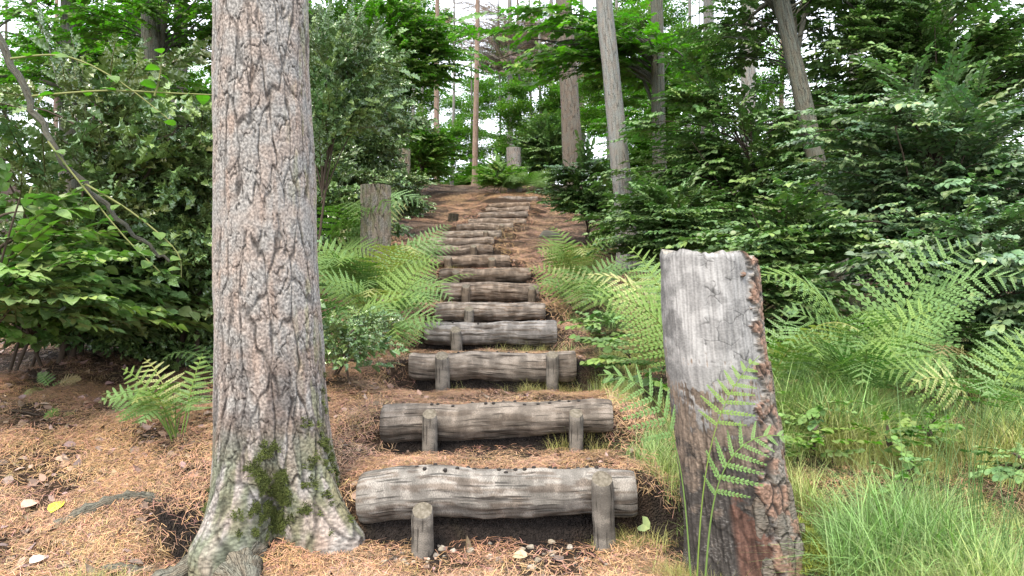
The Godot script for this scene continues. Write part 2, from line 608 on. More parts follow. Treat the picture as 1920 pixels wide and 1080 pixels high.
func spray_leaves(kind: String, n: int, length: float, size: float) -> Array:   # where each leaf of a twig sits
	var out := []
	for k in n:
		var t := (k + 0.6) / n
		var sgn := -1.0 if k % 2 == 0 else 1.0
		var at := Vector3(length * t, -0.06 * length * t * t, 0)
		var yaw := sgn * lerpf(1.05, 0.35, t) + rng.randf_range(-0.3, 0.3)
		var bs := Basis.IDENTITY
		if kind == "holly":
			bs = Basis(Vector3.RIGHT, rng.randf_range(-1.3, 1.3)) * Basis(Vector3.UP, yaw) * Basis(Vector3.BACK, rng.randf_range(-0.1, 0.5))
		else:
			bs = Basis(Vector3.UP, yaw) * Basis(Vector3.BACK, rng.randf_range(-0.35, 0.15)) * Basis(Vector3.RIGHT, rng.randf_range(-0.4, 0.4))
		if kind == "far":
			at += Vector3(0, rng.randf_range(-0.15, 0.15) * length, rng.randf_range(-0.3, 0.3) * length)
			bs = Basis.from_euler(Vector3(rng.randf_range(-0.7, 0.7), rng.randf_range(-PI, PI), rng.randf_range(-0.5, 0.5)))
		var s := size * rng.randf_range(0.7, 1.2) * lerpf(1.0, 0.8, t)
		out.append(Transform3D(bs.scaled_local(Vector3(s, s, s)), at))
	return out


func spray_mesh(kind: String, leaves: Array, length: float) -> Mesh:
	var b := Buf.new()
	var shape := leaf_tris(kind)
	for x in leaves:
		var g := rng.randf_range(0.7, 1.3)
		var col := Color(g * rng.randf_range(0.9, 1.15), g, g * rng.randf_range(0.8, 1.1))
		for k in range(0, shape.size(), 3):
			b.tri(x * shape[k], x * shape[k + 1], x * shape[k + 2], col)
	tube(b, [Vector3.ZERO, Vector3(length * 0.5, -0.015 * length, 0), Vector3(length, -0.06 * length, 0)], [0.004, 0.003, 0.0015], 3, Color(0.7, 0.5, 0.5))
	return b.mesh()


var sprays := {}   # kind -> [[mesh, leaves], ...]
var leaf_mesh := {}

func make_sprays() -> void:
	for s in [["holly", 15, 0.28, 0.08], ["beech", 15, 0.36, 0.075], ["round", 12, 0.3, 0.075], ["maple", 9, 0.4, 0.12], ["far", 46, 0.8, 0.12], ["needle", 60, 0.5, 0.09]]:
		sprays[s[0]] = []
		for k in 3:
			var l := spray_leaves(s[0], s[1], s[2], s[3])
			sprays[s[0]].append([spray_mesh(s[0], l, s[2]), l])
		var b := Buf.new()
		var shape := leaf_tris(s[0])
		for k in range(0, shape.size(), 3): b.tri(shape[k], shape[k + 1], shape[k + 2])
		leaf_mesh[s[0]] = b.mesh()


# sprays along branches that reach from a stem into an ellipsoid crown
func branches(twigs: Buf, root: Vector3, top: Vector3, centre: Vector3, radii: Vector3, n: int, per: int, size: float, thick: float, flat := 0.5) -> Array:
	var out := []
	for k in n:
		var dir := Vector3(rng.randfn(), rng.randfn(), rng.randfn()).normalized()
		var lump := 0.75 + 0.45 * lo.get_noise_3dv(dir * 6.0 + centre * 3.0)
		var tip := centre + dir * radii * lump * pow(rng.randf(), 0.35)
		var h := clampf((tip.y - root.y) / maxf(top.y - root.y, 0.1) * rng.randf_range(0.45, 0.95), 0.05, 1.0)
		var from := root.lerp(top, h)
		var ctrl := from.lerp(tip, 0.5) + Vector3(0, 0.22 * from.distance_to(tip), 0)
		var seg := curve(from, ctrl, tip, 5)
		tube(twigs, seg, taper(thick * rng.randf_range(0.6, 1.2), thick * 0.15, 6), 4)
		for q in per:
			var t := lerpf(0.3, 1.0, pow((q + rng.randf()) / per, 0.8))
			var a := from.lerp(ctrl, t)
			var c := ctrl.lerp(tip, t)
			var at := a.lerp(c, t)
			var fwd := (c - a).normalized()
			var yaw := rng.randf_range(-1.25, 1.25)
			fwd = fwd.rotated(Vector3.UP, yaw)
			fwd.y = fwd.y * (1.0 - flat) - rng.randf_range(-0.15, 0.3) * flat
			fwd = fwd.normalized()
			var up := (Vector3.UP + Vector3(rng.randf_range(-1, 1), 0, rng.randf_range(-1, 1)) * (0.75 - flat * 0.5)).normalized()
			var z := fwd.cross(up).normalized()
			up = z.cross(fwd)
			var s := size * rng.randf_range(0.7, 1.25)
			out.append(Transform3D(Basis(fwd * s, up * s, z * s), at + Vector3(rng.randf_range(-1, 1), rng.randf_range(-1, 1), rng.randf_range(-1, 1)) * 0.09 * size))
	return out


func hang(parent: Node3D, kind: String, called_material: String, list: Array, warm := 0.0, singles := 0, called := "foliage") -> void:
	var material: Material = mat[called_material]
	var eye := Vector3(0, EYE, 0)
	var o := parent.position
	if singles > 0:
		list.sort_custom(func(a, b): return (a.origin + o).distance_squared_to(eye) < (b.origin + o).distance_squared_to(eye))
		var made := 0
		var k := 0
		while made < singles and k < list.size():
			var w: Transform3D = list[k]
			var at := w.origin + o
			var sx := absf(at.x / -at.z)
			if sx < 0.64 and absf((at.y - EYE) / -at.z) < 0.36:
				for l in sprays[kind][k % 3][1]:
					var age := rng.randf()
					part("leaf", leaf_mesh[kind], mat[called_material + ("_young" if age < 0.3 else "_old" if age > 0.75 else "")], parent).transform = w * l
					made += 1
				list[k] = Transform3D(Basis.IDENTITY.scaled(Vector3.ZERO), Vector3.ZERO)
			k += 1
		list = list.filter(func(a): return a.basis.x.length_squared() > 0.0)
	for s in 3:
		var where := []
		var tints := PackedColorArray()
		for k in range(s, list.size(), 3):
			where.append(list[k])
			var g := rng.randf_range(0.65, 1.35)
			tints.append(Color(g * (1.0 + warm * rng.randf() + rng.randf_range(-0.12, 0.18)), g, g * rng.randf_range(0.75, 1.15)))
		if where.size(): copies(called, sprays[kind][s][0], material, where, tints, parent)


# a shrub: stems from the ground, a crown given by its centre (eye-relative) and radii
func shrub(called: String, label: String, category: String, group: String, x: float, d: float, c: Vector3, r: Vector3, kind: String, m: String, n: int, per: int, size := 1.0, stems := 4, singles := 0, warm := 0.0) -> Node3D:
	var base := on_ground(x, d, -0.03)
	var o := thing(called, label, category, base, group)
	var centre := Vector3(c.x, c.y + EYE, -c.z) - base
	for s in stems:
		var top := centre + Vector3(rng.randf_range(-0.5, 0.5) * r.x, rng.randf_range(-0.2, 0.6) * r.y, rng.randf_range(-0.5, 0.5) * r.z)
		var b := Buf.new()
		var foot := Vector3(rng.randf_range(-0.12, 0.12), 0, rng.randf_range(-0.12, 0.12))
		tube(b, curve(foot, Vector3(top.x * 0.35, top.y * 0.6, top.z * 0.35), top, 8), taper(0.005 + 0.014 * r.y, 0.004, 9), 6, Color.WHITE, 1.0, 0.2)
		part("stem", b.mesh(), mat.twig, o)
	var tw := Buf.new()
	var list := branches(tw, Vector3(0, 0.1, 0), centre + Vector3(0, r.y * 0.6, 0), centre, r, n, per, size, 0.008 + 0.004 * r.x, 0.2 if kind == "holly" else 0.55)
	part("twigs", tw.mesh(), mat.twig, o).set_meta("kind", "stuff")
	hang(o, kind, m, list, warm, singles)
	return o


# a tree: tapering trunk with lean and bend, a few limbs, and a crown; crown centre eye-relative
func tree(called: String, label: String, group: String, x: float, d: float, radius: float, height: float, lean: float, bend: float, bark: String, crowns: Array) -> Node3D:
	var base := on_ground(x, d, -0.1)
	var o := thing(called, label, "tree", base, group)
	var pts := []
	var rad := []
	var n := 26
	for k in n + 1:
		var t := float(k) / n
		var h := height * t * t * 0.4 + height * t * 0.6
		pts.append(Vector3(lean * h + bend * sin(t * 5.0 + x) * 0.1 * height * 0.1, h, 0.3 * bend * sin(t * 4.0)))
		rad.append(radius * (lerpf(1.0, 0.35, t) + 0.55 * exp(-h / (radius * 1.6))))
	var b := Buf.new()
	tube(b, pts, rad, 20, Color.WHITE, 3.0, 0.12)
	part("trunk", b.mesh(), mat[bark], o)
	for cr in crowns:
		var centre: Vector3 = Vector3(cr.c.x, cr.c.y + EYE, -cr.c.z) - base
		var tw := Buf.new()
		var hb := clampf((centre.y - cr.r.y * 0.8) / height, 0.1, 0.95)
		var ht := clampf((centre.y + cr.r.y * 0.5) / height, 0.15, 1.0)
		var from := Vector3(lean * hb * height, hb * height, 0)
		var top := Vector3(lean * ht * height, ht * height, 0)
		for k in cr.get("limbs", 3):
			var lb := Buf.new()
			var f := from.lerp(top, rng.randf())
			var e: Vector3 = centre + Vector3(rng.randf_range(-0.6, 0.6), rng.randf_range(-0.5, 0.6), rng.randf_range(-0.6, 0.6)) * cr.r
			tube(lb, curve(f, f.lerp(e, 0.5) + Vector3(0, 0.15 * f.distance_to(e), 0), e, 7), taper(radius * 0.32, radius * 0.06, 8), 6, Color.WHITE, 2.0, 0.2)
			part("limb", lb.mesh(), mat[bark], o)
		var list := branches(tw, from, top, centre, cr.r, cr.n, cr.per, cr.get("size", 1.0), radius * 0.1, 0.5)
		part("twigs", tw.mesh(), mat[bark], o).set_meta("kind", "stuff")
		hang(o, cr.kind, cr.m, list, cr.get("warm", 0.0), cr.get("singles", 0), "crown")
	return o


# ---------------------------------------------------------------- ferns

var pinna := []

func make_pinnae() -> void:
	for q in 3:
		var b := Buf.new()
		var n := 9
		for k in n:
			var t := (k + 0.3) / n
			var l := 0.075 * (1.0 - pow(t, 2.0)) * (0.75 + 0.25 * minf(t * 6.0, 1.0)) + 0.02
			for sgn in [-1.0, 1.0]:
				var a := Vector3(t, -0.10 * t * t, 0)
				var tip := a + Vector3(0.055 + 0.1 * l, -0.03 * l + rng.randf_range(-0.012, 0.012), l * sgn)
				var w := 0.85 / n
				var m1 := a.lerp(tip, 0.45) + Vector3(w * 0.62, 0.008, 0)
				var m0 := a.lerp(tip, 0.45) - Vector3(w * 0.62, 0.004, 0)
				var g := rng.randf_range(0.85, 1.15)
				var col := Color(g, g, g)
				if sgn < 0.0:
					b.tri(a, m1, tip, col); b.tri(a, tip, m0, col)
				else:
					b.tri(a, tip, m1, col); b.tri(a, m0, tip, col)
		tube(b, [Vector3.ZERO, Vector3(0.5, -0.025, 0), Vector3(1, -0.10, 0)], [0.011, 0.008, 0.003], 3, Color(1.1, 1.0, 0.8))
		pinna.append(b)


func frond(parent: Node3D, at: Vector3, yaw: float, elev: float, length: float, droop: float, width: float, stalk: float, material: Material, split := false, roll := 0.0, power := 2.0, twist := 0.0) -> void:
	var pairs := int(clampf(length * (1.0 - stalk) * 20.0, 8.0, 14.0))
	var path := []
	var p := Vector3.ZERO
	var steps := 20
	var dirs := []
	for k in steps + 1:
		var t := float(k) / steps
		var e := elev - droop * pow(t, power)
		var dir := Vector3(cos(e), sin(e), 0)
		path.append(p)
		dirs.append(dir)
		p += dir * length / steps
	var b := Buf.new()
	tube(b, path, taper(0.0042, 0.0012, steps + 1), 4, Color(0.95, 0.9, 0.7))
	var kids := []
	for k in pairs * 2:
		var t := lerpf(stalk, 0.99, pow((k / 2 + 0.5 * (k % 2) * 0.4) / pairs, 0.92))
		var u := (t - stalk) / (1.0 - stalk)
		var l := width * length * (minf(1.0, 0.72 + u * 2.5) * (1.0 - pow(u, 1.35)) + 0.03) * rng.randf_range(0.9, 1.08)
		var f := t * steps
		var s := mini(int(f), steps - 1)
		var o: Vector3 = path[s].lerp(path[s + 1], f - s)
		var dir: Vector3 = dirs[s]
		var sgn := -1.0 if k % 2 == 0 else 1.0
		var up := Vector3(-dir.y, dir.x, 0).rotated(dir, twist)
		var out := (Vector3(0, 0, sgn).rotated(dir, twist) * 0.93 + dir * (0.25 + 0.4 * u) - up * 0.18 + up * rng.randf_range(-0.1, 0.1)).normalized()
		var z := out.cross(up).normalized()
		kids.append(Transform3D(Basis(out * l, z.cross(out) * l, z * maxf(l, 0.09)), o))
	var place := Transform3D(Basis(Vector3.UP, yaw) * Basis(Vector3.RIGHT, roll), at)
	if not split:
		for k in kids.size():
			var src: Buf = pinna[k % 3]
			var x: Transform3D = kids[k]
			var k0 := b.v.size()
			b.v.append_array(x * src.v)
			var nb := x.basis.orthonormalized()
			b.n.append_array(Transform3D(nb, Vector3.ZERO) * src.n)
			b.uv.append_array(src.uv)
			b.c.append_array(src.c)
			for q in src.i: b.i.append(q + k0)
	var fr := part("frond", b.mesh(), material, parent)
	fr.transform = place
	if split:
		for k in kids.size():
			part("pinna", pinna_mesh[k % 3], material, fr).transform = kids[k]


var pinna_mesh := []
var frond_kinds := []

func fern(label: String, group: String, x: float, d: float, n: int, length: float, m: String, yaw0 := 0.0, spread := PI, elev := 1.0, split := false, stalk := 0.3) -> Node3D:
	var o := thing("fern", label, "fern", on_ground(x, d, -0.02), group)
	for k in n:
		var yaw := yaw0 + spread * (2.0 * (k + 0.5) / n - 1.0) + rng.randf_range(-0.25, 0.25)
		var mm: String = m
		if not split and rng.randf() < 0.1: mm = "fern_yellow"
		elif rng.randf() < 0.03: mm = "fern_brown"
		elif rng.randf() < 0.25: mm = "fern_deep"
		elif rng.randf() < 0.35: mm = "fern_green" if m == "fern_blue" else "fern_blue"
		frond(o, Vector3(rng.randf_range(-0.03, 0.03), 0, rng.randf_range(-0.03, 0.03)), yaw, elev + rng.randf_range(-0.25, 0.2), length * rng.randf_range(0.75, 1.12), 1.5 - 0.8 * sin(yaw) + rng.randf_range(-0.3, 0.3), rng.randf_range(0.27, 0.36), stalk, mat[mm], split, rng.randf_range(-0.25, 0.25), 2.0, 0.75 * cos(yaw) + rng.randf_range(-0.35, 0.35))
	return o


# ---------------------------------------------------------------- logs and stakes

func log_step(k: int, label: String) -> void:
	var at := Vector3(LX[k], LY[k] + EYE, -LD[k])
	var o := thing("log_step", label, "log", at, "log steps up the path")
	o.rotation = Vector3(0, deg_to_rad(LYAW[k]), deg_to_rad(LTILT[k]))
	var near := k < 6
	var nu := 65 if near else 29
	var nv := 120 if near else 40
	var r: float = LR[k]
	var p := PackedVector3Array(); p.resize(nu * nv)
	var uvs := PackedVector2Array(); uvs.resize(nu * nv)
	var cols := PackedColorArray(); cols.resize(nu * nv)
	var wood := Color(1, 1, 1).lerp(Color(0.92, 0.8, 0.68), rng.randf_range(0.1, 1.0)) * rng.randf_range(0.85, 1.15)
	for j in nv:
		var t := float(j) / (nv - 1)
		var x: float = (t - 0.5) * LL[k]
		var endw: float = minf(t, 1.0 - t) * LL[k]
		var rr: float = r * (1.0 + (0.5 - t) * [0.2, 0.12, -0.1, -0.16][k % 4] + 0.1 * lo.get_noise_2d(x * 2.6, k * 40.0)) * (1.0 - 0.1 * exp(-endw / 0.012))
		var sag := 0.025 * lo.get_noise_2d(x * 3.0 + 50.0, k * 17.0)
		for i in nu:
			var a := TAU * (i % (nu - 1)) / (nu - 1)
			var dir := Vector3(0, sin(a), cos(a))
			var q := rr * (1.0 + 0.11 * mid.get_noise_3d(x * 1.2, dir.y * 1.1 + k * 9, dir.z * 1.1) + 0.03 * fine.get_noise_3d(x * 3.0, dir.y * 3.0 + k * 5, dir.z * 3.0))
			if a < 1.9 and a > 1.2: q *= 0.985
			p[j * nu + i] = Vector3(x, dir.y * q + sag, dir.z * q)
			uvs[j * nu + i] = Vector2(a / TAU, x * 0.8 + k * 0.37)
			# patches of stuck earth and of brown rot, with ragged edges
			var earth := ramp(0.12, 0.2, fine.get_noise_3d(x * 1.3, dir.y * 1.2 + k * 3, dir.z * 1.2) + 0.35 * mid.get_noise_3d(x * 2.0, dir.y * 2.0 + k * 7, dir.z * 2.0))
			cols[j * nu + i] = wood.lerp(Color(0.5, 0.41, 0.33), earth * 0.75)
	var b := Buf.new()
	grid(b, nu, nv, p, uvs, cols, true)
	part("timber", b.mesh(), mat.old_wood if k < 4 else mat.old_wood_far, o)
	for e in [0, nv - 1]:
		var eb := Buf.new()
		var c := Vector3(p[e * nu].x + (-0.004 if e == 0 else 0.004), 0, 0)
		for i in nu - 1: c += Vector3(0, p[e * nu + i].y, p[e * nu + i].z) / (nu - 1)
		for i in nu - 1:
			if e == 0: eb.tri(c, p[e * nu + i], p[e * nu + i + 1])
			else: eb.tri(c, p[e * nu + i + 1], p[e * nu + i])
		part("cut_end", eb.mesh(), mat.cut_wood, o)
	if k < 4:
		var head := Buf.new()
		tube(head, [Vector3(0, -0.008, 0), Vector3(0, 0.004, 0), Vector3(0, 0.007, 0)], [0.009, 0.009, 0.005], 8, Color.WHITE, 1.0, 0.0, true)
		var hm := head.mesh()
		var count: int = [19, 15, 9, 5][k]
		for q in count:
			var t := lerpf(0.2, 0.9, (q + rng.randf_range(0.0, 0.6)) / count)
			var j := int(t * (nv - 1))
			var i := int((0.25 + rng.randf_range(-0.055, 0.07)) * (nu - 1))
			var s := part("nail", hm, mat.iron, o)
			s.position = p[j * nu + i]
			s.rotation = Vector3(PI / 2 - TAU * i / (nu - 1), 0, 0) + Vector3(0, 0, rng.randf_range(-0.2, 0.2))


func stake(label: String, x: float, top: float, d: float, r: float, lean := 0.0, far := false) -> void:
	var base := on_ground(x, d)
	var h := top + EYE - base.y
	var o := thing("wooden_stake", label, "stake", base, "stakes holding the log steps")
	var sides := 20
	var nu := sides + 1
	var nv := 24
	var p := PackedVector3Array(); p.resize(nu * nv)
	var uvs := PackedVector2Array(); uvs.resize(nu * nv)
	var cols := PackedColorArray(); cols.resize(nu * nv)
	for j in nv:
		var t := float(j) / (nv - 1)
		for i in nu:
			var a := TAU * (i % sides) / sides
			var q := r * (1.0 + 0.09 * mid.get_noise_3d(cos(a) + x * 7.0, t * 2.0, sin(a)) - 0.1 * exp(-(1.0 - t) / 0.03))
			var y := lerpf(-0.15, h, t)
			if t > 0.9: y += sin(a) * r * 0.5 * (t - 0.9) / 0.1
			p[j * nu + i] = Vector3(cos(a) * q + lean * y, y, -sin(a) * q)
			uvs[j * nu + i] = Vector2(float(i) / sides * 0.5, y + x)
			cols[j * nu + i] = Color(0.62, 0.57, 0.5)
	var b := Buf.new()
	grid(b, nu, nv, p, uvs, cols, true)
	part("shaft", b.mesh(), mat.old_wood if not far else mat.old_wood_far, o)
	var cb := Buf.new()
	var e := (nv - 1) * nu
	var c := Vector3.ZERO
	for i in sides: c += p[e + i] / sides
	c.y += 0.004
	for i in sides: cb.tri(c, p[e + i + 1], p[e + i], Color(0.6, 0.58, 0.52))
	part("cut_top", cb.mesh(), mat.cut_wood, o)


# ---------------------------------------------------------------- the big pine, the stump, the posts

func big_pine() -> void:
	var base := Vector3(-1.02, EYE - 1.0, -3.32)
	var o := thing("pine_tree", "large pine with scaly grey-pink bark and mossy spreading roots beside the lowest log", "tree", base)
	var lobes := [[-1.9, 0.2, 0.19, 0.4], [-0.5, 0.2, 0.19, 0.38], [0.7, 0.12, 0.2, 0.5], [2.1, 0.12, 0.2, 0.5]]   # angle (x to -z), reach, height, width
	var nu := 301
	var hs := [-0.25]
	while hs[-1] < 2.9: hs.append(hs[-1] + 0.0065)
	while hs[-1] < 11.0: hs.append(hs[-1] + 0.12)
	var nv := hs.size()
	var p := PackedVector3Array(); p.resize(nu * nv)
	var uvs := PackedVector2Array(); uvs.resize(nu * nv)
	var cols := PackedColorArray(); cols.resize(nu * nv)
	for j in nv:
		var h: float = hs[j]
		var hc := maxf(h, 0.0)
		var cx := -0.004 - 0.026 * hc
		var r0 := lerpf(0.232, 0.19, clampf(hc / 2.3, 0.0, 1.4)) + 0.035 * exp(-hc / 0.3)
		for i in nu:
			var a := TAU * (i % (nu - 1)) / (nu - 1)
			var r := r0
			for l in lobes:
				var da := wrapf(a - l[0], -PI, PI)
				r += l[1] * exp(-hc / l[2]) * exp(-da * da / (l[3] * l[3])) * (1.0 - 0.25 * minf(h, 0.0) / 0.25)
			var cl := wrapf(a + 1.25, -PI, PI) / 0.24
			r -= 0.1 * exp(-pow(hc / 0.24, 2.0)) * exp(-cl * cl)
			var dx := cos(a)
			var dz := -sin(a)
			r += 0.012 * mid.get_noise_3d(dx * 0.8, h * 0.9, dz * 0.8)
			var u := float(i) / (nu - 1)
			var v := (h - 0.2 * maxf(r - r0, 0.0)) / 2.3
			var bark := bark_at(u, v)
			r += (bark - 0.6) * 0.011
			p[j * nu + i] = Vector3(cx + dx * r, h, dz * r)
			uvs[j * nu + i] = Vector2(u, v)
			var c := Color(1, 1, 1)
			var lich := fine.get_noise_3d(dx * 2.0, h * 1.6, dz * 2.0) + 0.5 * mid.get_noise_3d(dx, h, dz)
			# damp-darkened belt, lichen at the foot, streaks of green on the right flank
			c = c.lerp(Color(0.52, 0.5, 0.5), ramp(0.0, 0.35, lich + 0.25) * ramp(0.9, 0.55, h) * ramp(0.2, 0.34, h))
			c = c.lerp(Color(0.5, 0.58, 0.42), ramp(-0.35, 0.1, lich) * ramp(0.5, 0.22, h) * 0.9)
			c = c.lerp(Color(0.85, 0.92, 0.6), ramp(0.15, 0.4, lich) * ramp(0.6, 0.9, dx) * 0.6)
			c = c.lerp(Color(1.0, 0.89, 0.82), ramp(0.3, 0.5, fine.get_noise_3d(dx * 1.3 + 9.0, h * 0.8, dz * 1.3)) * 0.6)
			cols[j * nu + i] = c
	var b := Buf.new()
	grid(b, nu, nv, p, uvs, cols, true)
	part("trunk", b.mesh(), mat.pine_bark, o)
	# surface roots, half sunk in the ground: [x, d, lift] points
	var roots := [
		[[[-1.1, 3.1, 0.1], [-1.16, 3.0, 0.05], [-1.24, 2.92, 0.02], [-1.34, 2.86, 0.0], [-1.46, 2.78, -0.03]], 0.06, 0.028],
		[[[-1.08, 3.14, 0.0], [-1.06, 2.98, 0.02], [-1.0, 2.87, 0.02], [-0.93, 2.78, -0.01], [-0.86, 2.68, -0.06]], 0.085, 0.04],
		[[[-0.72, 3.16, 0.0], [-0.68, 3.1, -0.02], [-0.66, 3.0, -0.06]], 0.05, 0.03],
		[[[-1.2, 3.02, -0.01], [-1.3, 3.0, -0.012], [-1.42, 2.98, 0.0], [-1.55, 2.97, -0.005], [-1.66, 2.95, -0.05]], 0.03, 0.024],
		[[[-1.5, 3.42, -0.05], [-1.6, 3.4, -0.005], [-1.7, 3.37, 0.006], [-1.8, 3.3, 0.005], [-1.9, 3.26, -0.01], [-1.99, 3.24, -0.05]], 0.024, 0.036],
	]
	for q in roots:
		var pts := []
		for e in q[0]: pts.append(on_ground(e[0], e[1], e[2]) - base)
		var path := spline(pts, 28)
		var rad := []
		for k in path.size(): rad.append(lerpf(q[1], q[2], float(k) / (path.size() - 1)) * (1.0 + 0.25 * mid.get_noise_1d(k * 0.35 + q[1] * 900.0)))
		var rb := Buf.new()
		tube(rb, path, rad, 18, Color(0.62, 0.64, 0.55), 1.4, 0.55)
		part("root", rb.mesh(), mat.pine_bark, o)
	# moss in the cleft between the two front roots and along the buttresses
	var tuft := Buf.new()
	for k in 26:
		var a := rng.randf() * TAU
		var e := Vector3(cos(a), rng.randf_range(0.5, 1.6), sin(a)) * rng.randf_range(0.006, 0.014)
		var f := Vector3(rng.randf_range(-0.012, 0.012), 0, rng.randf_range(-0.012, 0.012))
		var s := Vector3(-sin(a), 0, cos(a)) * 0.0025
		tuft.tri(f - s, f + e, f + s, Color(1, 1, 1) * rng.randf_range(0.6, 1.4))
	var tm := tuft.mesh()
	var where := []
	var tints := PackedColorArray()
	for k in 60000:
		var i := rng.randi_range(0, nu - 2)
		var j := rng.randi_range(20, 140)
		var a := TAU * i / (nu - 1)
		var q := p[j * nu + i]
		var cleft := exp(-pow(wrapf(a + 1.25, -PI, PI) / 0.3, 2.0)) * exp(-pow((q.y - 0.16) / 0.12, 2.0))
		var left := 0.3 * exp(-pow(wrapf(a + 2.55, -PI, PI) / 0.3, 2.0)) * exp(-pow((q.y - 0.05) / 0.1, 2.0))
		var some := 0.12 * exp(-pow(wrapf(a + 0.2, -PI, PI) / 0.5, 2.0)) * exp(-pow((q.y - 0.25) / 0.2, 2.0))
		var n := fine.get_noise_3dv(q * 5.0)
		if rng.randf() < (cleft + left + some) * ramp(0.1, 0.4, n + 0.25 * cleft):
			var nn := Vector3(cos(a), 0.4, -sin(a)).normalized()
			where.append(Transform3D(Basis(Quaternion(Vector3.UP, nn)) * Basis(Vector3.UP, rng.randf() * TAU), q))
			var g := rng.randf_range(0.6, 1.4)
			tints.append(Color(g, g, g))
	copies("moss", tm, mat.moss, where, tints, o)
	mat.moss_tuft = tm
	# crown far above the frame
	var tw := Buf.new()
	var list := branches(tw, Vector3(-0.2, 8.0, 0), Vector3(-0.3, 11.0, 0), Vector3(-0.3, 10.5, 0), Vector3(2.0, 1.6, 2.0), 30, 12, 1.0, 0.03, 0.3)
	part("twigs", tw.mesh(), mat.dark_bark, o).set_meta("kind", "stuff")
	hang(o, "needle", "needle_leaf", list, 0.0, 0, "crown")


func stump_pictures() -> Array:   # u round the stump (0.75 faces the camera), v from the foot (0) to the cut (1)
	var w := 512
	var h := 768
	var a := stretched(w, h, 3, FastNoiseLite.TYPE_CELLULAR, 0.03, 51, 1, 26.0)
	var a2 := noise_bytes(w, h, FastNoiseLite.TYPE_CELLULAR, 0.07, 56, 1, 14.0)
	var f := noise_bytes(w, 40, FastNoiseLite.TYPE_SIMPLEX, 0.13, 52, 4)
	var im := Image.create_from_data(w, 40, false, Image.FORMAT_L8, f)
	im.resize(w, h, Image.INTERPOLATE_CUBIC)
	f = im.get_data()
	var c := noise_bytes(w, h, FastNoiseLite.TYPE_SIMPLEX, 0.014, 53, 4)
	var d := noise_bytes(w, h, FastNoiseLite.TYPE_SIMPLEX, 0.14, 54, 2)
	var l := noise_bytes(w, h, FastNoiseLite.TYPE_CELLULAR, 0.022, 55, 1, 45.0)
	var rgb := PackedByteArray(); rgb.resize(w * h * 3)
	var hh := PackedByteArray(); hh.resize(w * h)
	for y in h:
		var t := 1.0 - float(y) / h
		for x in w:
			var k := y * w + x
			var u := float(x) / w
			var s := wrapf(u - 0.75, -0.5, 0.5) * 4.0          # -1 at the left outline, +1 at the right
			var cc := c[k] / 255.0
			var g := d[k] / 255.0
			var st := f[k] / 255.0
			var edge := (cc - 0.5) * 0.5 + (g - 0.5) * 0.06
			var ca := clampf(a[k] / 34.0, 0.0, 1.0) * (0.6 + 0.4 * clampf(a2[k] / 60.0, 0.0, 1.0))
			# bark: the right third all the way up and the whole back; rot: the lower half of the bare face
			var bark := maxf(ramp(-0.02, 0.02, s - (0.42 + edge * 0.7 - 0.25 * ramp(0.55, 0.2, t))), ramp(-1.55, -1.65, s))
			var rot := (1.0 - bark) * ramp(0.03, -0.03, t - (0.52 + edge * 0.55 + 0.22 * (st - 0.5) - 0.05 * s))
			var tone := ramp(0.35, 0.65, cc)
			var cb := Vector3(0.03, 0.024, 0.02).lerp(Vector3(0.27, 0.165, 0.115).lerp(Vector3(0.21, 0.185, 0.155), tone) * (0.5 + 0.8 * g), ca)
			var black := ramp(0.42, 0.24, t + edge * 0.9)
			var pick := Vector3(0.19, 0.145, 0.11).lerp(Vector3(0.065, 0.057, 0.05), black)
			pick = pick.lerp(Vector3(0.17, 0.16, 0.145), 0.6 * black * ramp(0.6, 0.75, g) * ramp(0.45, 0.6, cc))
			pick = pick.lerp(Vector3(0.13, 0.068, 0.048), ramp(0.2, 0.15, t + edge * 0.5) * ramp(0.36, 0.28, absf(s - 0.1)))
			var cr := pick * (0.3 + 1.0 * st) * (0.55 + 0.5 * ca) * (0.7 + 0.6 * g)
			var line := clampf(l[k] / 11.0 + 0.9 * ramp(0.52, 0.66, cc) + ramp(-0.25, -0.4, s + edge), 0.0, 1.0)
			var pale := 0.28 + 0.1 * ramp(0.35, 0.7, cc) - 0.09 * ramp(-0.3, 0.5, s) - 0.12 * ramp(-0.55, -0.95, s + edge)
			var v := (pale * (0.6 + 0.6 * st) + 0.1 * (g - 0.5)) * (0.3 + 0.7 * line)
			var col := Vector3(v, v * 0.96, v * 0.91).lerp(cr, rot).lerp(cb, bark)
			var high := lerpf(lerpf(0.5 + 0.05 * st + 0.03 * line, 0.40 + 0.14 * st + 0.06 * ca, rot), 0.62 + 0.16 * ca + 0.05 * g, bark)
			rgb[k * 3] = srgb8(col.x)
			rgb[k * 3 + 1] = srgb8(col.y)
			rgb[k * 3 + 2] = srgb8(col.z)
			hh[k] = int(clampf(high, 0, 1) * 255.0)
	return [pictures(w, h, rgb, hh), hh, w, h]


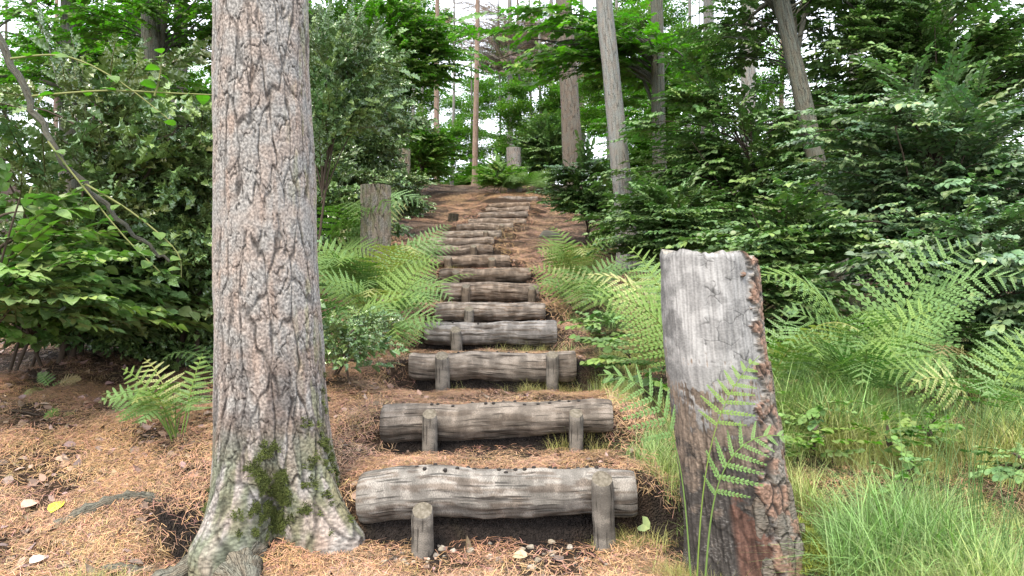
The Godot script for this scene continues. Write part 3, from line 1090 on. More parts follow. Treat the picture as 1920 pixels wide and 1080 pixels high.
func stump() -> void:
	var base := Vector3(0.888, EYE - 1.03, -2.95)
	var o := thing("tree_stump", "tall leaning cut stump, bare grey wood above, flaking red bark on its right", "stump", base)
	var pics := stump_pictures()
	textured("stump_wood", pics[0], lin(1, 1, 1), 0.9)
	var hh: PackedByteArray = pics[1]
	var w: int = pics[2]
	var hgt: int = pics[3]
	var nu := 241
	var nv := 240
	var p := PackedVector3Array(); p.resize(nu * nv)
	var uvs := PackedVector2Array(); uvs.resize(nu * nv)
	var cols := PackedColorArray(); cols.resize(nu * nv)
	cols.fill(Color.WHITE)
	var tall := 1.165
	for j in nv:
		var t := float(j) / (nv - 1)
		for i in nu:
			var a := TAU * (i % (nu - 1)) / (nu - 1)
			var u := float(i % (nu - 1)) / (nu - 1)
			var tt := maxf((t - 0.06) / 0.94, 0.002)
			var high := hh[mini(int((1.0 - tt) * hgt), hgt - 1) * w + int(u * w) % w] / 255.0
			var r := lerpf(0.205, 0.172, pow(t, 0.8)) + 0.045 * exp(-t / 0.08)
			r += (high - 0.5) * 0.07 + 0.012 * mid.get_noise_3d(cos(a), t * 1.5, sin(a))
			r += 0.006 * sin(a * 9.0 + 3.0 * t) * ramp(0.5, 0.1, t) - 0.008 * ramp(0.985, 1.0, t)
			var y := lerpf(-0.08, tall, t)
			# the cut: a hair lower where the bark ends
			if t > 0.97: y -= (0.022 * ramp(-1.0, -0.75, wrapf(a, -PI, PI)) * ramp(2.5, 2.0, wrapf(a, -PI, PI)) + 0.018 * mid.get_noise_2d(cos(a) * 1.4, sin(a) * 1.4)) * (t - 0.97) / 0.03
			p[j * nu + i] = Vector3(cos(a) * r - 0.125 * y - 0.02 * sin(y * 2.5), y, -sin(a) * r * 0.95)
			uvs[j * nu + i] = Vector2(float(i) / (nu - 1), 1.0 - tt)
	var b := Buf.new()
	grid(b, nu, nv, p, uvs, cols, true)
	part("trunk_wood", b.mesh(), mat.stump_wood, o)
	var cb := Buf.new()
	var e := (nv - 1) * nu
	var c := Vector3.ZERO
	for i in nu - 1: c += p[e + i] / (nu - 1)
	for i in nu - 1: cb.tri(c, p[e + i + 1], p[e + i])
	part("cut_top", cb.mesh(), mat.cut_wood, o)
	# loose plates of bark standing off the right side
	for k in 12:
		var a := rng.randf_range(-0.75, 0.15)
		if k < 4: a = rng.randf_range(-1.7, -0.9)
		var t := rng.randf_range(0.08, 0.9) if k >= 4 else rng.randf_range(0.08, 0.3)
		var j := int(t * (nv - 1))
		var i := posmod(int(a / TAU * (nu - 1)), nu - 1)
		var q := p[j * nu + i]
		var out := Vector3(cos(a), 0, -sin(a))
		var side := Vector3(sin(a), 0, cos(a))
		var hw := rng.randf_range(0.016, 0.03)
		var hl := rng.randf_range(0.05, 0.12)
		var pb := Buf.new()
		var ring := []
		for s in 9:
			var g := TAU * s / 9.0
			var rr := rng.randf_range(0.75, 1.15)
			ring.append(q + side * cos(g) * hw * rr + Vector3(-0.125, 1, 0) * sin(g) * hl * rr - out * 0.004 * absf(cos(g)))
		for s in 9:
			var r0: Vector3 = ring[s]
			var r1: Vector3 = ring[(s + 1) % 9]
			pb.tri(q + out * 0.007, r0 + out * 0.005, r1 + out * 0.005)
			pb.tri(r0 + out * 0.005, r0 - out * 0.012, r1 - out * 0.012)
			pb.tri(r0 + out * 0.005, r1 - out * 0.012, r1 + out * 0.005)
		for s in pb.uv.size(): pb.uv[s] = Vector2(0.82 + pb.v[s].x * 0.4, pb.v[s].y * 0.7)
		part("bark_plate", pb.mesh(), mat.red_bark, o)
	# moss cushion at the right foot
	var where := []
	var tints := PackedColorArray()
	for k in 900:
		var x := 1.115 + rng.randfn() * 0.035
		var d := 2.86 + rng.randfn() * 0.06
		var y := 0.09 * exp(-pow((x - 1.1) / 0.05, 2.0)) * rng.randf_range(0.6, 1.0)
		where.append(Transform3D(Basis(Vector3.UP, rng.randf() * TAU).scaled(Vector3.ONE * 1.3), on_ground(x, d, y) - base))
		var g := rng.randf_range(1.6, 3.0)
		tints.append(Color(g * 1.1, g, g * 0.6))
	copies("moss", mat.moss_tuft, mat.moss, where, tints, o)


func post(label: String, x: float, d: float, r: float, top: float, lean: float, pale := 1.0) -> void:
	var base := on_ground(x, d, -0.05)
	var o := thing("stump_post", label, "stump", base, "cut trunks standing beside the path")
	var tall := top + EYE - base.y
	var nu := 49
	var nv := 50
	var p := PackedVector3Array(); p.resize(nu * nv)
	var uvs := PackedVector2Array(); uvs.resize(nu * nv)
	var cols := PackedColorArray(); cols.resize(nu * nv)
	for j in nv:
		var t := float(j) / (nv - 1)
		for i in nu:
			var a := TAU * (i % (nu - 1)) / (nu - 1)
			var q := r * (1.0 + 0.12 * exp(-t / 0.1) + 0.06 * mid.get_noise_3d(cos(a) + d, t * 2.0, sin(a))) + (bark_at(float(i) / (nu - 1), t * tall / 2.3) - 0.6) * 0.02
			p[j * nu + i] = Vector3(cos(a) * q + lean * t * tall, t * tall, -sin(a) * q)
			uvs[j * nu + i] = Vector2(float(i) / (nu - 1), t * tall / 2.3)
			var lich := ramp(-0.1, 0.3, fine.get_noise_3d(cos(a) * 2.0, t * 2.0, sin(a) * 2.0 + d))
			cols[j * nu + i] = Color(0.85, 0.76, 0.66).lerp(Color(0.62, 0.68, 0.42), lich * (0.85 if pale <= 1.3 else 0.2)) * pale
	var b := Buf.new()
	grid(b, nu, nv, p, uvs, cols, true)
	part("trunk_wood", b.mesh(), mat.pine_bark, o)
	var cb := Buf.new()
	var e := (nv - 1) * nu
	for i in nu - 1: cb.tri(Vector3(lean * tall, tall + 0.01, 0), p[e + i + 1], p[e + i], Color(1.4, 1.2, 1.0))
	part("cut_top", cb.mesh(), mat.cut_wood, o)


# ---------------------------------------------------------------- small ground cover

func litter() -> void:
	# dry pine needles: a handful of strands per clump, laid to the slope
	var kinds := []
	for q in 4:
		var b := Buf.new()
		for k in 48:
			var a := rng.randf() * TAU
			var r := 0.1 * sqrt(rng.randf())
			var c := Vector3(cos(a) * r, rng.randf_range(0.002, 0.012), sin(a) * r)
			var yaw := rng.randf() * TAU
			var l := rng.randf_range(0.014, 0.034)
			var f := Vector3(cos(yaw), rng.randf_range(-0.12, 0.12), sin(yaw)) * l
			var s := Vector3(-sin(yaw), 0, cos(yaw)) * 0.0009
			var bow := Vector3(-sin(yaw), 0, cos(yaw)) * rng.randf_range(-0.003, 0.003) + Vector3(0, 0.003, 0)
			var g := rng.randf_range(0.18, 1.5)
			var col := Color(g, g * rng.randf_range(0.8, 1.25), g * rng.randf_range(0.7, 1.4))
			b.tri(c - f - s, c + bow + s, c + bow - s, col)
			b.tri(c - f - s, c - f + s, c + bow + s, col)
			b.tri(c + bow - s, c + bow + s, c + f, col)
		kinds.append(b.mesh())
	var where := [[], [], [], []]
	var tints := [PackedColorArray(), PackedColorArray(), PackedColorArray(), PackedColorArray()]
	var o := Node3D.new()
	o.name = "needle_litter"
	add_child(o)
	o.set_meta("kind", "stuff")
	tag(o, "dry orange pine needles strewn over the path and the slope", "needles")
	for k in 44000:
		var d := 2.3 + 6.5 * pow(rng.randf(), 1.5) if k < 32000 else rng.randf_range(6.0, 24.0)
		var x := rng.randf_range(-0.72, 0.72) * d if k < 32000 else lookup(pathx, d) + rng.randfn() * 1.3
		var keep := 1.0 - 0.85 * grassy(x, d)
		keep *= 1.0 - 0.93 * soil(x, d)
		keep *= clampf(0.45 + 1.3 * mid.get_noise_2d(x * 1.6, d * 1.6), 0.06, 1.0)
		if d > 2.97 and d < 3.12 and x > -0.55 and x < 0.45: keep *= 0.55
		if d > 4.7: keep *= 1.0 - 0.7 * ramp(1.2, 2.4, absf(x - lookup(pathx, d)))
		for e in 17:
			if absf(d - LD[e]) < 0.10 and absf(x - LX[e]) < LL[e] * 0.5: keep *= 0.0
		if Vector2(x + 1.02, d - 3.32).length() < 0.27 or Vector2(x - 0.89, d - 2.95).length() < 0.23: keep = 0.0
		if rng.randf() > keep: continue
		var up := slope(x, -d)
		var q := k % 4
		var s := rng.randf_range(0.8, 1.2) * (1.0 if k < 32000 else 1.5)
		where[q].append(Transform3D(Basis(Quaternion(Vector3.UP, up)) * Basis(Vector3.UP, rng.randf() * TAU).scaled(Vector3.ONE * s), on_ground(x, d, 0.002)))
		var g := rng.randf_range(0.5, 1.25)
		tints[q].append(Color(g, g * rng.randf_range(0.8, 1.05), g * rng.randf_range(0.8, 1.1)))
	for q in 4: copies("needles", kinds[q], mat.dry_needle, where[q], tints[q], o)
	# broken dead leaves
	var lw := []
	var lt := PackedColorArray()
	for k in 9000:
		var d := 2.6 + 9.0 * pow(rng.randf(), 1.4)
		var x := rng.randf_range(-0.75, 0.6) * d
		var keep := (0.25 + 0.75 * ramp(0.3, 1.4, lookup(pathx, d) - x)) * (1.0 - grassy(x, d)) * (1.0 - soil(x, d))
		if Vector2(x + 1.02, d - 3.32).length() < 0.3: continue
		if rng.randf() > keep: continue
		var s := rng.randf_range(0.02, 0.065)
		var bs := Basis(Quaternion(Vector3.UP, slope(x, -d))) * Basis.from_euler(Vector3(rng.randf_range(-0.5, 0.5), rng.randf() * TAU, rng.randf_range(-0.4, 0.4)))
		lw.append(Transform3D(bs.scaled_local(Vector3(s, s * rng.randf_range(-2.0, 2.0), s * rng.randf_range(0.7, 1.3))), on_ground(x, d, 0.008)))
		var g := rng.randf_range(0.35, 1.3)
		lt.append(Color(g, g * rng.randf_range(0.9, 1.15), g * rng.randf_range(0.85, 1.5)))
	var ll := copies("leaf_litter", leaf_mesh["beech"], mat.dead_leaf, lw, lt, self)
	tag(ll, "brown broken dead leaves scattered over the forest floor", "leaf litter")
	# single fallen leaves that stand out
	var spots := [[-1.98, 3.32, 0.065, "bright yellow fallen leaf lying by the surface root", Color(2.6, 3.6, 0.4)],
		[-2.12, 3.34, 0.06, "pale pinkish dead leaf left of the yellow leaf", Color(1.8, 1.7, 1.9)],
		[-1.86, 2.98, 0.05, "whitish dead leaf on the needles below the surface root", Color(2.2, 2.5, 3.0)],
		[0.57, 3.2, 0.06, "pale green fallen leaf right of the lowest log's right stake", Color(1.1, 2.1, 1.3)],
		[-0.62, 4.05, 0.06, "grey-green fallen leaf left of the second log", Color(0.9, 1.4, 1.1)],
		[-0.53, 3.55, 0.05, "small yellowish fallen leaf behind the lowest log's left end", Color(1.7, 2.1, 1.2)],
		[-1.93, 4.3, 0.08, "large pale grey dead leaf on the left slope", Color(1.9, 2.2, 2.8)],
		[-2.35, 4.25, 0.07, "curled buff dead leaf at the left edge of the slope", Color(1.7, 1.7, 1.8)],
		[-1.55, 4.05, 0.05, "small whitish dead leaf below the little fern", Color(2.0, 2.3, 2.8)],
		[0.06, 3.02, 0.05, "small dead leaf among the stones below the lowest log", Color(1.5, 1.7, 1.6)]]
	for s in spots:
		var f := part("fallen_leaf", leaf_mesh["round"], null, self)
		var m: StandardMaterial3D = mat.dead_leaf.duplicate()
		m.albedo_color = (mat.dead_leaf.albedo_color.srgb_to_linear() * s[4]).linear_to_srgb()
		f.material_override = m
		tag(f, s[3], "leaf", "fallen leaves on the slope")
		f.transform = Transform3D(Basis(Quaternion(Vector3.UP, slope(s[0], -s[1]))) * Basis.from_euler(Vector3(rng.randf_range(-0.3, 0.3), rng.randf() * TAU, rng.randf_range(-0.2, 0.2))).scaled_local(Vector3.ONE * s[2] * 1.3), on_ground(s[0], s[1], 0.018))


func stones() -> void:
	var shapes := []
	for q in 4:
		var b := Buf.new()
		var cuts := []
		for k in 9: cuts.append([Vector3(rng.randfn(), rng.randfn(), rng.randfn()).normalized(), rng.randf_range(0.5, 0.8)])
		var pt := []
		for j in 7:
			var e := PI * (j / 6.0 - 0.5)
			for i in 11:
				var a := TAU * (i % 10) / 10.0
				var v := Vector3(cos(a) * cos(e), sin(e), -sin(a) * cos(e))
				for c in cuts:
					var h: float = v.dot(c[0])
					if h > c[1]: v *= c[1] / h
				pt.append(v * Vector3(1.15, 0.75, 0.9))
		for j in 6:
			for i in 10:
				var g := rng.randf_range(0.75, 1.15)
				b.tri(pt[j * 11 + i], pt[j * 11 + 11 + i], pt[j * 11 + i + 1], Color(g, g, g))
				b.tri(pt[j * 11 + i + 1], pt[j * 11 + 11 + i], pt[j * 11 + i + 12], Color(g, g, g))
		shapes.append(b.mesh())
	var tone := []
	for k in 3:
		var m: StandardMaterial3D = mat.stone.duplicate()
		m.albedo_color = [lin(0.3, 0.26, 0.2), lin(0.22, 0.19, 0.16), lin(0.38, 0.34, 0.28)][k]
		tone.append(m)
	for k in 60:
		var x := rng.randf_range(-0.5, 0.42)
		var d := 3.05 + rng.randfn() * 0.05
		if k > 46:
			x = rng.randf_range(-0.4, 0.9)
			d = rng.randf_range(2.85, 3.05)
		if k < 8: x = rng.randf_range(-0.48, -0.25)
		var s := rng.randf_range(0.007, 0.021)
		var o := part("stone", shapes[k % 4], tone[k % 3], self)
		tag(o, "small pale stone lying at the foot of the lowest log", "stone", "pale stones below the lowest log")
		o.transform = Transform3D(Basis.from_euler(Vector3(rng.randf() * 0.6, rng.randf() * TAU, rng.randf() * 0.6)).scaled_local(Vector3.ONE * s), on_ground(x, d, s * 0.15))
	var grey: StandardMaterial3D = mat.stone.duplicate()
	grey.albedo_color = lin(0.16, 0.15, 0.12)
	var big := part("stone", shapes[1], grey, self)
	tag(big, "large grey boulder half hidden right of the upper steps", "boulder")
	big.transform = Transform3D(Basis.IDENTITY.scaled(Vector3(0.2, 0.16, 0.15)), on_ground(0.62, 13.2, 0.03))


func make_grass() -> void:
	var kinds := []
	for q in 4:
		var b := Buf.new()
		for k in 26:
			var a := rng.randf() * TAU
			var r := 0.07 * sqrt(rng.randf())
			var f := Vector3(cos(a) * r, -0.02, sin(a) * r)
			var yaw := rng.randf() * TAU
			var out := Vector3(cos(yaw), 0, sin(yaw))
			var s := Vector3(-sin(yaw), 0, cos(yaw)) * rng.randf_range(0.0012, 0.0024)
			var l := rng.randf_range(0.12, 0.3)
			var bow := rng.randf_range(0.35, 1.5)
			var g := rng.randf_range(0.6, 1.3)
			var dry := rng.randf()
			var col := Color(g * (1.0 + 0.5 * dry), g, g * (0.8 + 0.7 * dry))
			if rng.randf() < 0.2: col = Color(1.9 * g, 1.45 * g, 2.0 * g)
			var prev := f
			for e in 4:
				var t := (e + 1) / 4.0
				var nx := f + Vector3(0, l * (t - 0.42 * bow * t * t), 0) + out * l * bow * 0.8 * t * t
				var w0 := s * (1.0 - e / 4.0)
				var w1 := s * (1.0 - t)
				b.tri(prev - w0, nx - w1, prev + w0, col)
				if e < 3: b.tri(prev + w0, nx - w1, nx + w1, col)
				prev = nx
		kinds.append(b.mesh())
	var where := [[], [], [], []]
	var tints := [PackedColorArray(), PackedColorArray(), PackedColorArray(), PackedColorArray()]
	var o := Node3D.new()
	o.name = "grass"
	add_child(o)
	o.set_meta("kind", "stuff")
	tag(o, "long fine yellow-green grass growing right of the steps", "grass")
	for k in 15000:
		var d := 1.8 + 6.0 * pow(rng.randf(), 1.3)
		var x := rng.randf_range(0.0, 0.78) * d
		var keep := grassy(x, d) * ramp(-0.45, 0.1, lo.get_noise_2d(x * 5.0, d * 5.0) + 0.15)
		keep *= 1.0 - 0.75 * ramp(5.0, 7.0, d)
		if Vector2(x - 0.89, d - 2.95).length() < 0.22: continue
		for e in 4:
			if absf(d - LD[e]) < 0.12 and absf(x - LX[e]) < LL[e] * 0.5 - 0.06: keep = 0.0
		if rng.randf() > keep: continue
		var q := k % 4
		var patchy := mid.get_noise_2d(x * 0.8 + 7.0, d * 0.8)
		if rng.randf() > 0.75 + patchy: continue
		var s := rng.randf_range(0.45, 1.0) * clampf(0.85 + 0.9 * patchy, 0.4, 1.5)
		if x > 1.15 and d < 4.2: s *= 1.45
		if d < 3.1 and x < 1.2: s *= 0.6
		where[q].append(Transform3D(Basis.from_euler(Vector3(rng.randf_range(-0.2, 0.2), rng.randf() * TAU, rng.randf_range(-0.2, 0.2))).scaled_local(Vector3.ONE * s), on_ground(x, d)))
		var g := rng.randf_range(0.6, 1.25)
		var straw := clampf(0.5 + 1.2 * lo.get_noise_2d(x * 2.5 + 31.0, d * 2.5), 0.0, 1.0)
		tints[q].append(Color(g * lerpf(0.55, 1.05, straw), g * lerpf(0.85, 1.0, straw), g * lerpf(0.7, 0.95, straw)))
	# sparse tufts on the treads, by the stakes and in the lower left corner
	for s in [[0.3, 3.86, 10], [0.42, 3.9, 12], [0.1, 4.85, 12], [0.35, 4.9, 18], [-0.35, 4.86, 6], [0.25, 6.05, 14], [-0.05, 6.05, 8], [-0.72, 9.8, 14], [0.5, 3.1, 16], [-1.62, 2.85, 14], [-1.45, 2.82, 8], [0.66, 2.9, 22], [0.72, 2.78, 16]]:
		for e in s[2]:
			var x: float = s[0] + rng.randfn() * 0.07
			var d: float = s[1] + rng.randfn() * 0.025
			where[e % 4].append(Transform3D(Basis(Vector3.UP, rng.randf() * TAU).scaled(Vector3.ONE * rng.randf_range(0.3, 0.6)), on_ground(x, d)))
			tints[e % 4].append(Color(1.1, 0.95, 0.9) * rng.randf_range(0.6, 1.1))
	for q in 4: copies("blades", kinds[q], mat.grass, where[q], tints[q], o)
	# upright rushes at the lower right
	for r in [[1.72, 2.6, 26, "tall dark green rush clump in the grass right of the stump"], [1.78, 2.95, 24, "dark rush clump at the right edge of the grass"], [1.45, 2.75, 12, "thin rush clump nearest the stump"]]:
		var base := on_ground(r[0], r[1])
		var rc := thing("rush_clump", r[3], "rushes", base, "rushes in the grass")
		for k in r[2]:
			var b := Buf.new()
			var f := Vector3(rng.randfn() * 0.05, -0.02, rng.randfn() * 0.07)
			var l := rng.randf_range(0.35, 0.72)
			var e := f + Vector3(rng.randfn() * 0.1, l, rng.randfn() * 0.1)
			tube(b, curve(f, f + Vector3(0, l * 0.6, 0), e, 6), taper(0.0022, 0.0008, 7), 4)
			part("rush_stem", b.mesh(), mat.rush, rc)


func twigs() -> void:
	var spots := [[-1.7, 3.6, 0.3, 0.4, "thin fallen twig on the left slope above the surface root"], [-2.2, 3.75, 0.22, 1.3, "short fallen twig at the left edge of the slope"], [-0.45, 3.02, 0.16, 0.9, "forked twig stuck in the dark soil left of the lowest stake"], [0.62, 3.42, 0.2, -0.5, "fallen twig right of the lowest log"], [0.3, 3.6, 0.14, 0.2, "short twig on the first tread"], [-0.75, 4.5, 0.25, 0.1, "fallen twig left of the third log"], [-1.75, 4.4, 0.35, -0.3, "long fallen twig below the left bushes"], [-2.5, 4.1, 0.3, 0.2, "fallen twig near the tiny fern seedling"], [0.85, 2.68, 0.22, 0.5, "pale broken stick at the foot of the tall stump"], [-1.5, 16.5, 0.9, 0.15, "bare root across the upper bank left of the steps"], [-1.9, 18.0, 1.1, -0.1, "bare root higher on the upper bank"]]
	for s in spots:
		var base := on_ground(s[0], s[1], 0.008)
		var o := thing("fallen_twig", s[4], "twig", base, "twigs lying on the slope")
		var pts := []
		for k in 5:
			var t := k / 4.0 - 0.5
			var x: float = s[0] + cos(s[3]) * s[2] * t + rng.randf_range(-0.03, 0.03) * s[2]
			var d: float = s[1] + sin(s[3]) * s[2] * t + rng.randf_range(-0.05, 0.05) * s[2]
			pts.append(on_ground(x, d, 0.008 + rng.randf_range(0.0, 0.006)) - base)
		var b := Buf.new()
		tube(b, spline(pts, 14), taper(0.006 * (1.0 if s[2] < 0.5 else 4.0), 0.003, 15), 6, Color(2.0, 1.9, 1.8), 1.0, 0.3)
		part("stick", b.mesh(), mat.twig, o)
		var f := Buf.new()
		var e: Vector3 = pts[2] + Vector3(rng.randf_range(-0.3, 0.3), 0.1, rng.randf_range(-0.3, 0.3)) * s[2]
		tube(f, [pts[2], pts[2].lerp(e, 0.5) + Vector3(0, 0.01, 0), e], [0.003, 0.0025, 0.0015], 5, Color(2.0, 1.9, 1.8))
		part("fork", f.mesh(), mat.twig, o)


# ---------------------------------------------------------------- the scene

func _ready() -> void:
	rng.seed = 7
	var cam := Camera3D.new()
	cam.name = "camera"
	add_child(cam)
	cam.position = Vector3(0, EYE, 0)
	cam.fov = rad_to_deg(2.0 * atan(540.0 / 1450.0))
	cam.near = 0.05
	cam.far = 400.0
	cam.current = true

	var env := Environment.new()
	env.background_mode = Environment.BG_SKY
	var sky := Sky.new()
	var sm := ProceduralSkyMaterial.new()
	sm.sky_top_color = lin(0.72, 0.79, 0.92)
	sm.sky_horizon_color = lin(0.92, 0.95, 1.0)
	sm.sky_curve = 0.25
	sm.ground_bottom_color = lin(0.06, 0.06, 0.04)
	sm.ground_horizon_color = lin(0.5, 0.52, 0.5)
	sm.sun_angle_max = 1.0
	sky.sky_material = sm
	env.sky = sky
	env.tonemap_mode = Environment.TONE_MAPPER_LINEAR
	env.tonemap_exposure = 3.5
	env.sdfgi_enabled = true
	env.ssao_enabled = true
	env.ssil_enabled = true
	var we := WorldEnvironment.new()
	we.name = "world"
	we.environment = env
	add_child(we)

	var sun := DirectionalLight3D.new()
	sun.name = "sun"
	sun.light_energy = 0.5
	sun.light_color = Color(1.0, 0.96, 0.9)
	sun.light_angular_distance = 18.0
	sun.shadow_enabled = true
	sun.rotation_degrees = Vector3(-58, -25, 0)
	add_child(sun)

	for n in [lo, mid, fine]:
		n.noise_type = FastNoiseLite.TYPE_SIMPLEX
		n.fractal_type = FastNoiseLite.FRACTAL_FBM
		n.fractal_octaves = 3
	lo.frequency = 0.35
	lo.seed = 3
	mid.frequency = 1.3
	mid.seed = 4
	fine.frequency = 2.2
	fine.seed = 5
	make_profile()
	make_materials()
	make_sprays()
	make_pinnae()
	for b in pinna: pinna_mesh.append(b.mesh())
	make_ground()
	big_pine()
	stump()
	post("mossy cut trunk standing behind the fern clump left of the steps", -1.41, 8.0, 0.15, 1.06, 0.0, 1.25)
	post("short broken trunk under the dark holly left of the upper path", -2.38, 17.0, 0.14, 3.05, 0.0)
	post("small dark rotten stub on the bare bank left of the upper steps", -1.2, 15.6, 0.1, 1.5, 0.1, 0.3)
	post("pale cut trunk standing at the top of the steps", 0.07, 21.0, 0.19, 3.8, -0.02, 1.7)
	place_steps()
	place_trees()
	place_shrubs()
	place_ferns()
	litter()
	stones()
	twigs()
	make_grass()


func place_steps() -> void:
	var names := ["lowest log step, widest and nearest, studded with nails", "second log step from the bottom, studded, grass at its right end", "third log step from the bottom with a tall stake on its left", "fourth log step from the bottom, lumpy, between the two fern clumps", "fifth log step from the bottom, between the two fern clumps", "sixth log step from the bottom, thick, with dark earth below", "seventh log step from the bottom, above the thick dark-fronted one", "eighth log step from the bottom, shifted left toward the ferns", "ninth log step from the bottom, left end behind fern fronds", "tenth log step, thin and mostly hidden by fern fronds", "eleventh log step, where the stairs swing back right", "twelfth log step, below the last five on the upper stairs", "thirteenth log step, fifth from the top", "fourteenth log step, fourth from the top", "fifteenth log step, third from the top", "sixteenth log step, second from the top", "topmost log step, smallest in view, below the pale cut trunk"]
	for k in 17: log_step(k, names[k])
	# each stake: place across, height of its top from the eye, distance, radius
	stake("left stake of the lowest log, short and round with a sloped cut", -0.357, -0.885, 3.08, 0.044)
	stake("right stake of the lowest log, taller and dark", 0.372, -0.765, 3.1, 0.044, -0.04)
	stake("left stake of the second log, short", -0.405, -0.62, 3.81, 0.038)
	stake("right stake of the second log, among grass", 0.317, -0.62, 3.83, 0.036)
	stake("left stake of the third log, tall and split from it", -0.433, -0.425, 4.86, 0.046, -0.03)
	stake("right stake of the third log, half in the grass", 0.255, -0.42, 4.88, 0.04)
	stake("left stake of the fourth log, leaning", -0.43, -0.325, 6.06, 0.045, -0.06)
	stake("stake before the fifth log, short", -0.393, -0.19, 7.07, 0.045)
	stake("left stake of the sixth log", -0.475, 0.02, 7.96, 0.045, 0.0, true)
	stake("right stake of the sixth log, beside a fern", 0.205, 0.0, 7.96, 0.04, 0.0, true)
	stake("stake before the seventh log at its left end", -0.66, 0.19, 9.07, 0.045, 0.0, true)
	stake("left stake of the eighth log", -0.83, 0.4, 10.07, 0.05, 0.0, true)
	stake("right stake of the eighth log", -0.26, 0.38, 10.07, 0.05, 0.0, true)
	stake("stake before the ninth log", -0.55, 0.6, 11.07, 0.045, 0.0, true)
	stake("stake before the eleventh log at its right end", -0.44, 0.95, 12.97, 0.045, 0.0, true)
	stake("stake before the twelfth log at its right", -0.19, 1.15, 14.07, 0.045, 0.0, true)


func place_trees() -> void:
	var far_label := "slim straight trunk in the woods beyond the crest"
	# named trunks, from the path outwards
	tree("pine_tree", "reddish brown pine trunk right of the pale cut trunk", "", 1.34, 17.0, 0.235, 18.0, -0.045, 0.3, "red_bark", [{"c": Vector3(0.6, 14.0, 17.0), "r": Vector3(2.6, 2.8, 2.6), "kind": "needle", "m": "needle_leaf", "n": 46, "per": 10, "size": 2.0, "limbs": 4}])
	tree("spruce_tree", "smooth pale grey trunk leaning left, right of the upper steps", "", 1.5, 10.0, 0.135, 14.0, -0.09, 0.2, "grey_bark", [{"c": Vector3(0.5, 10.5, 10.0), "r": Vector3(2.0, 2.4, 2.0), "kind": "needle", "m": "needle_leaf", "n": 46, "per": 10, "size": 2.0, "limbs": 4}])
	tree("maple_tree", "straight brown trunk with bright lobed leaves overhanging the path", "", 2.29, 12.0, 0.125, 12.0, -0.008, 0.2, "dark_bark",
		[{"c": Vector3(0.6, 3.6, 11.4), "r": Vector3(2.3, 0.75, 0.9), "kind": "maple", "m": "maple", "n": 36, "per": 9, "limbs": 4, "singles": 200},
		{"c": Vector3(2.3, 3.3, 12.3), "r": Vector3(1.3, 1.2, 0.5), "kind": "maple", "m": "maple", "n": 22, "per": 9}])
	tree("beech_tree", "dark leaning beech trunk rising left out of the right thicket", "", 3.75, 8.6, 0.12, 9.0, -0.25, 0.6, "dark_bark",
		[{"c": Vector3(3.0, 3.3, 8.8), "r": Vector3(2.0, 1.4, 1.0), "kind": "beech", "m": "beech", "n": 46, "per": 12, "limbs": 6}])
	tree("beech_tree", "dark trunk behind the holly at the far left", "", -6.3, 11.0, 0.15, 10.0, 0.01, 0.4, "dark_bark",
		[{"c": Vector3(-6.2, 3.7, 11.0), "r": Vector3(2.4, 1.8, 1.5), "kind": "beech", "m": "maple", "n": 70, "per": 13, "limbs": 5}])
	tree("beech_tree", "dark trunk left of the large pine near the top edge", "", -4.1, 9.0, 0.13, 9.0, 0.0, 0.5, "dark_bark",
		[{"c": Vector3(-3.9, 3.2, 9.0), "r": Vector3(1.8, 1.3, 1.2), "kind": "beech", "m": "maple", "n": 48, "per": 13, "limbs": 4}])
	tree("oak_tree", "stout grey trunk far behind the left holly", "", -7.4, 15.0, 0.24, 13.0, 0.02, 0.4, "grey_bark", [{"c": Vector3(-7.2, 9.5, 15.0), "r": Vector3(3.2, 2.8, 3.0), "kind": "far", "m": "beech", "n": 40, "per": 10, "size": 1.2, "limbs": 4}])
	tree("oak_tree", "brown trunk between the left holly and the large pine, further back", "", -7.9, 18.5, 0.22, 14.0, 0.0, 0.4, "dark_bark", [{"c": Vector3(-7.9, 11.0, 18.5), "r": Vector3(3.2, 2.8, 3.0), "kind": "far", "m": "beech", "n": 40, "per": 10, "size": 1.2, "limbs": 4}])
	tree("pine_tree", "thin reddish pine left of the bright gap", "", -2.5, 26.0, 0.1, 17.0, 0.0, 0.2, "pink_bark", [])
	tree("pine_tree", "thin reddish pine in the bright gap above the path", "", -1.2, 25.5, 0.1, 17.0, 0.006, 0.2, "pink_bark", [])
	tree("pine_tree", "pale trunk against the sky right of the maple", "", 6.05, 24.0, 0.22, 17.0, 0.0, 0.2, "grey_bark", [{"c": Vector3(6.0, 13.5, 24.0), "r": Vector3(2.6, 2.6, 2.6), "kind": "needle", "m": "needle_leaf", "n": 46, "per": 10, "size": 2.0, "limbs": 4}])
	tree("pine_tree", "pale trunk against the sky left of the leaning beech", "", 6.1, 20.0, 0.22, 17.0, -0.01, 0.2, "grey_bark", [{"c": Vector3(6.0, 13.0, 20.0), "r": Vector3(2.6, 2.6, 2.6), "kind": "needle", "m": "needle_leaf", "n": 46, "per": 10, "size": 2.0, "limbs": 4}])
	tree("pine_tree", "pale trunk against the sky right of the leaning beech", "", 11.5, 26.0, 0.24, 17.0, -0.01, 0.2, "grey_bark", [{"c": Vector3(11.4, 14.0, 26.0), "r": Vector3(2.6, 2.6, 2.6), "kind": "needle", "m": "needle_leaf", "n": 46, "per": 10, "size": 2.0, "limbs": 4}])
	tree("oak_tree", "dark trunk deep in the right thicket", "", 8.4, 15.0, 0.2, 12.0, 0.0, 0.4, "dark_bark",
		[{"c": Vector3(8.2, 4.6, 14.8), "r": Vector3(2.6, 2.4, 1.8), "kind": "beech", "m": "beech", "n": 50, "per": 13, "limbs": 5, "size": 1.3}])
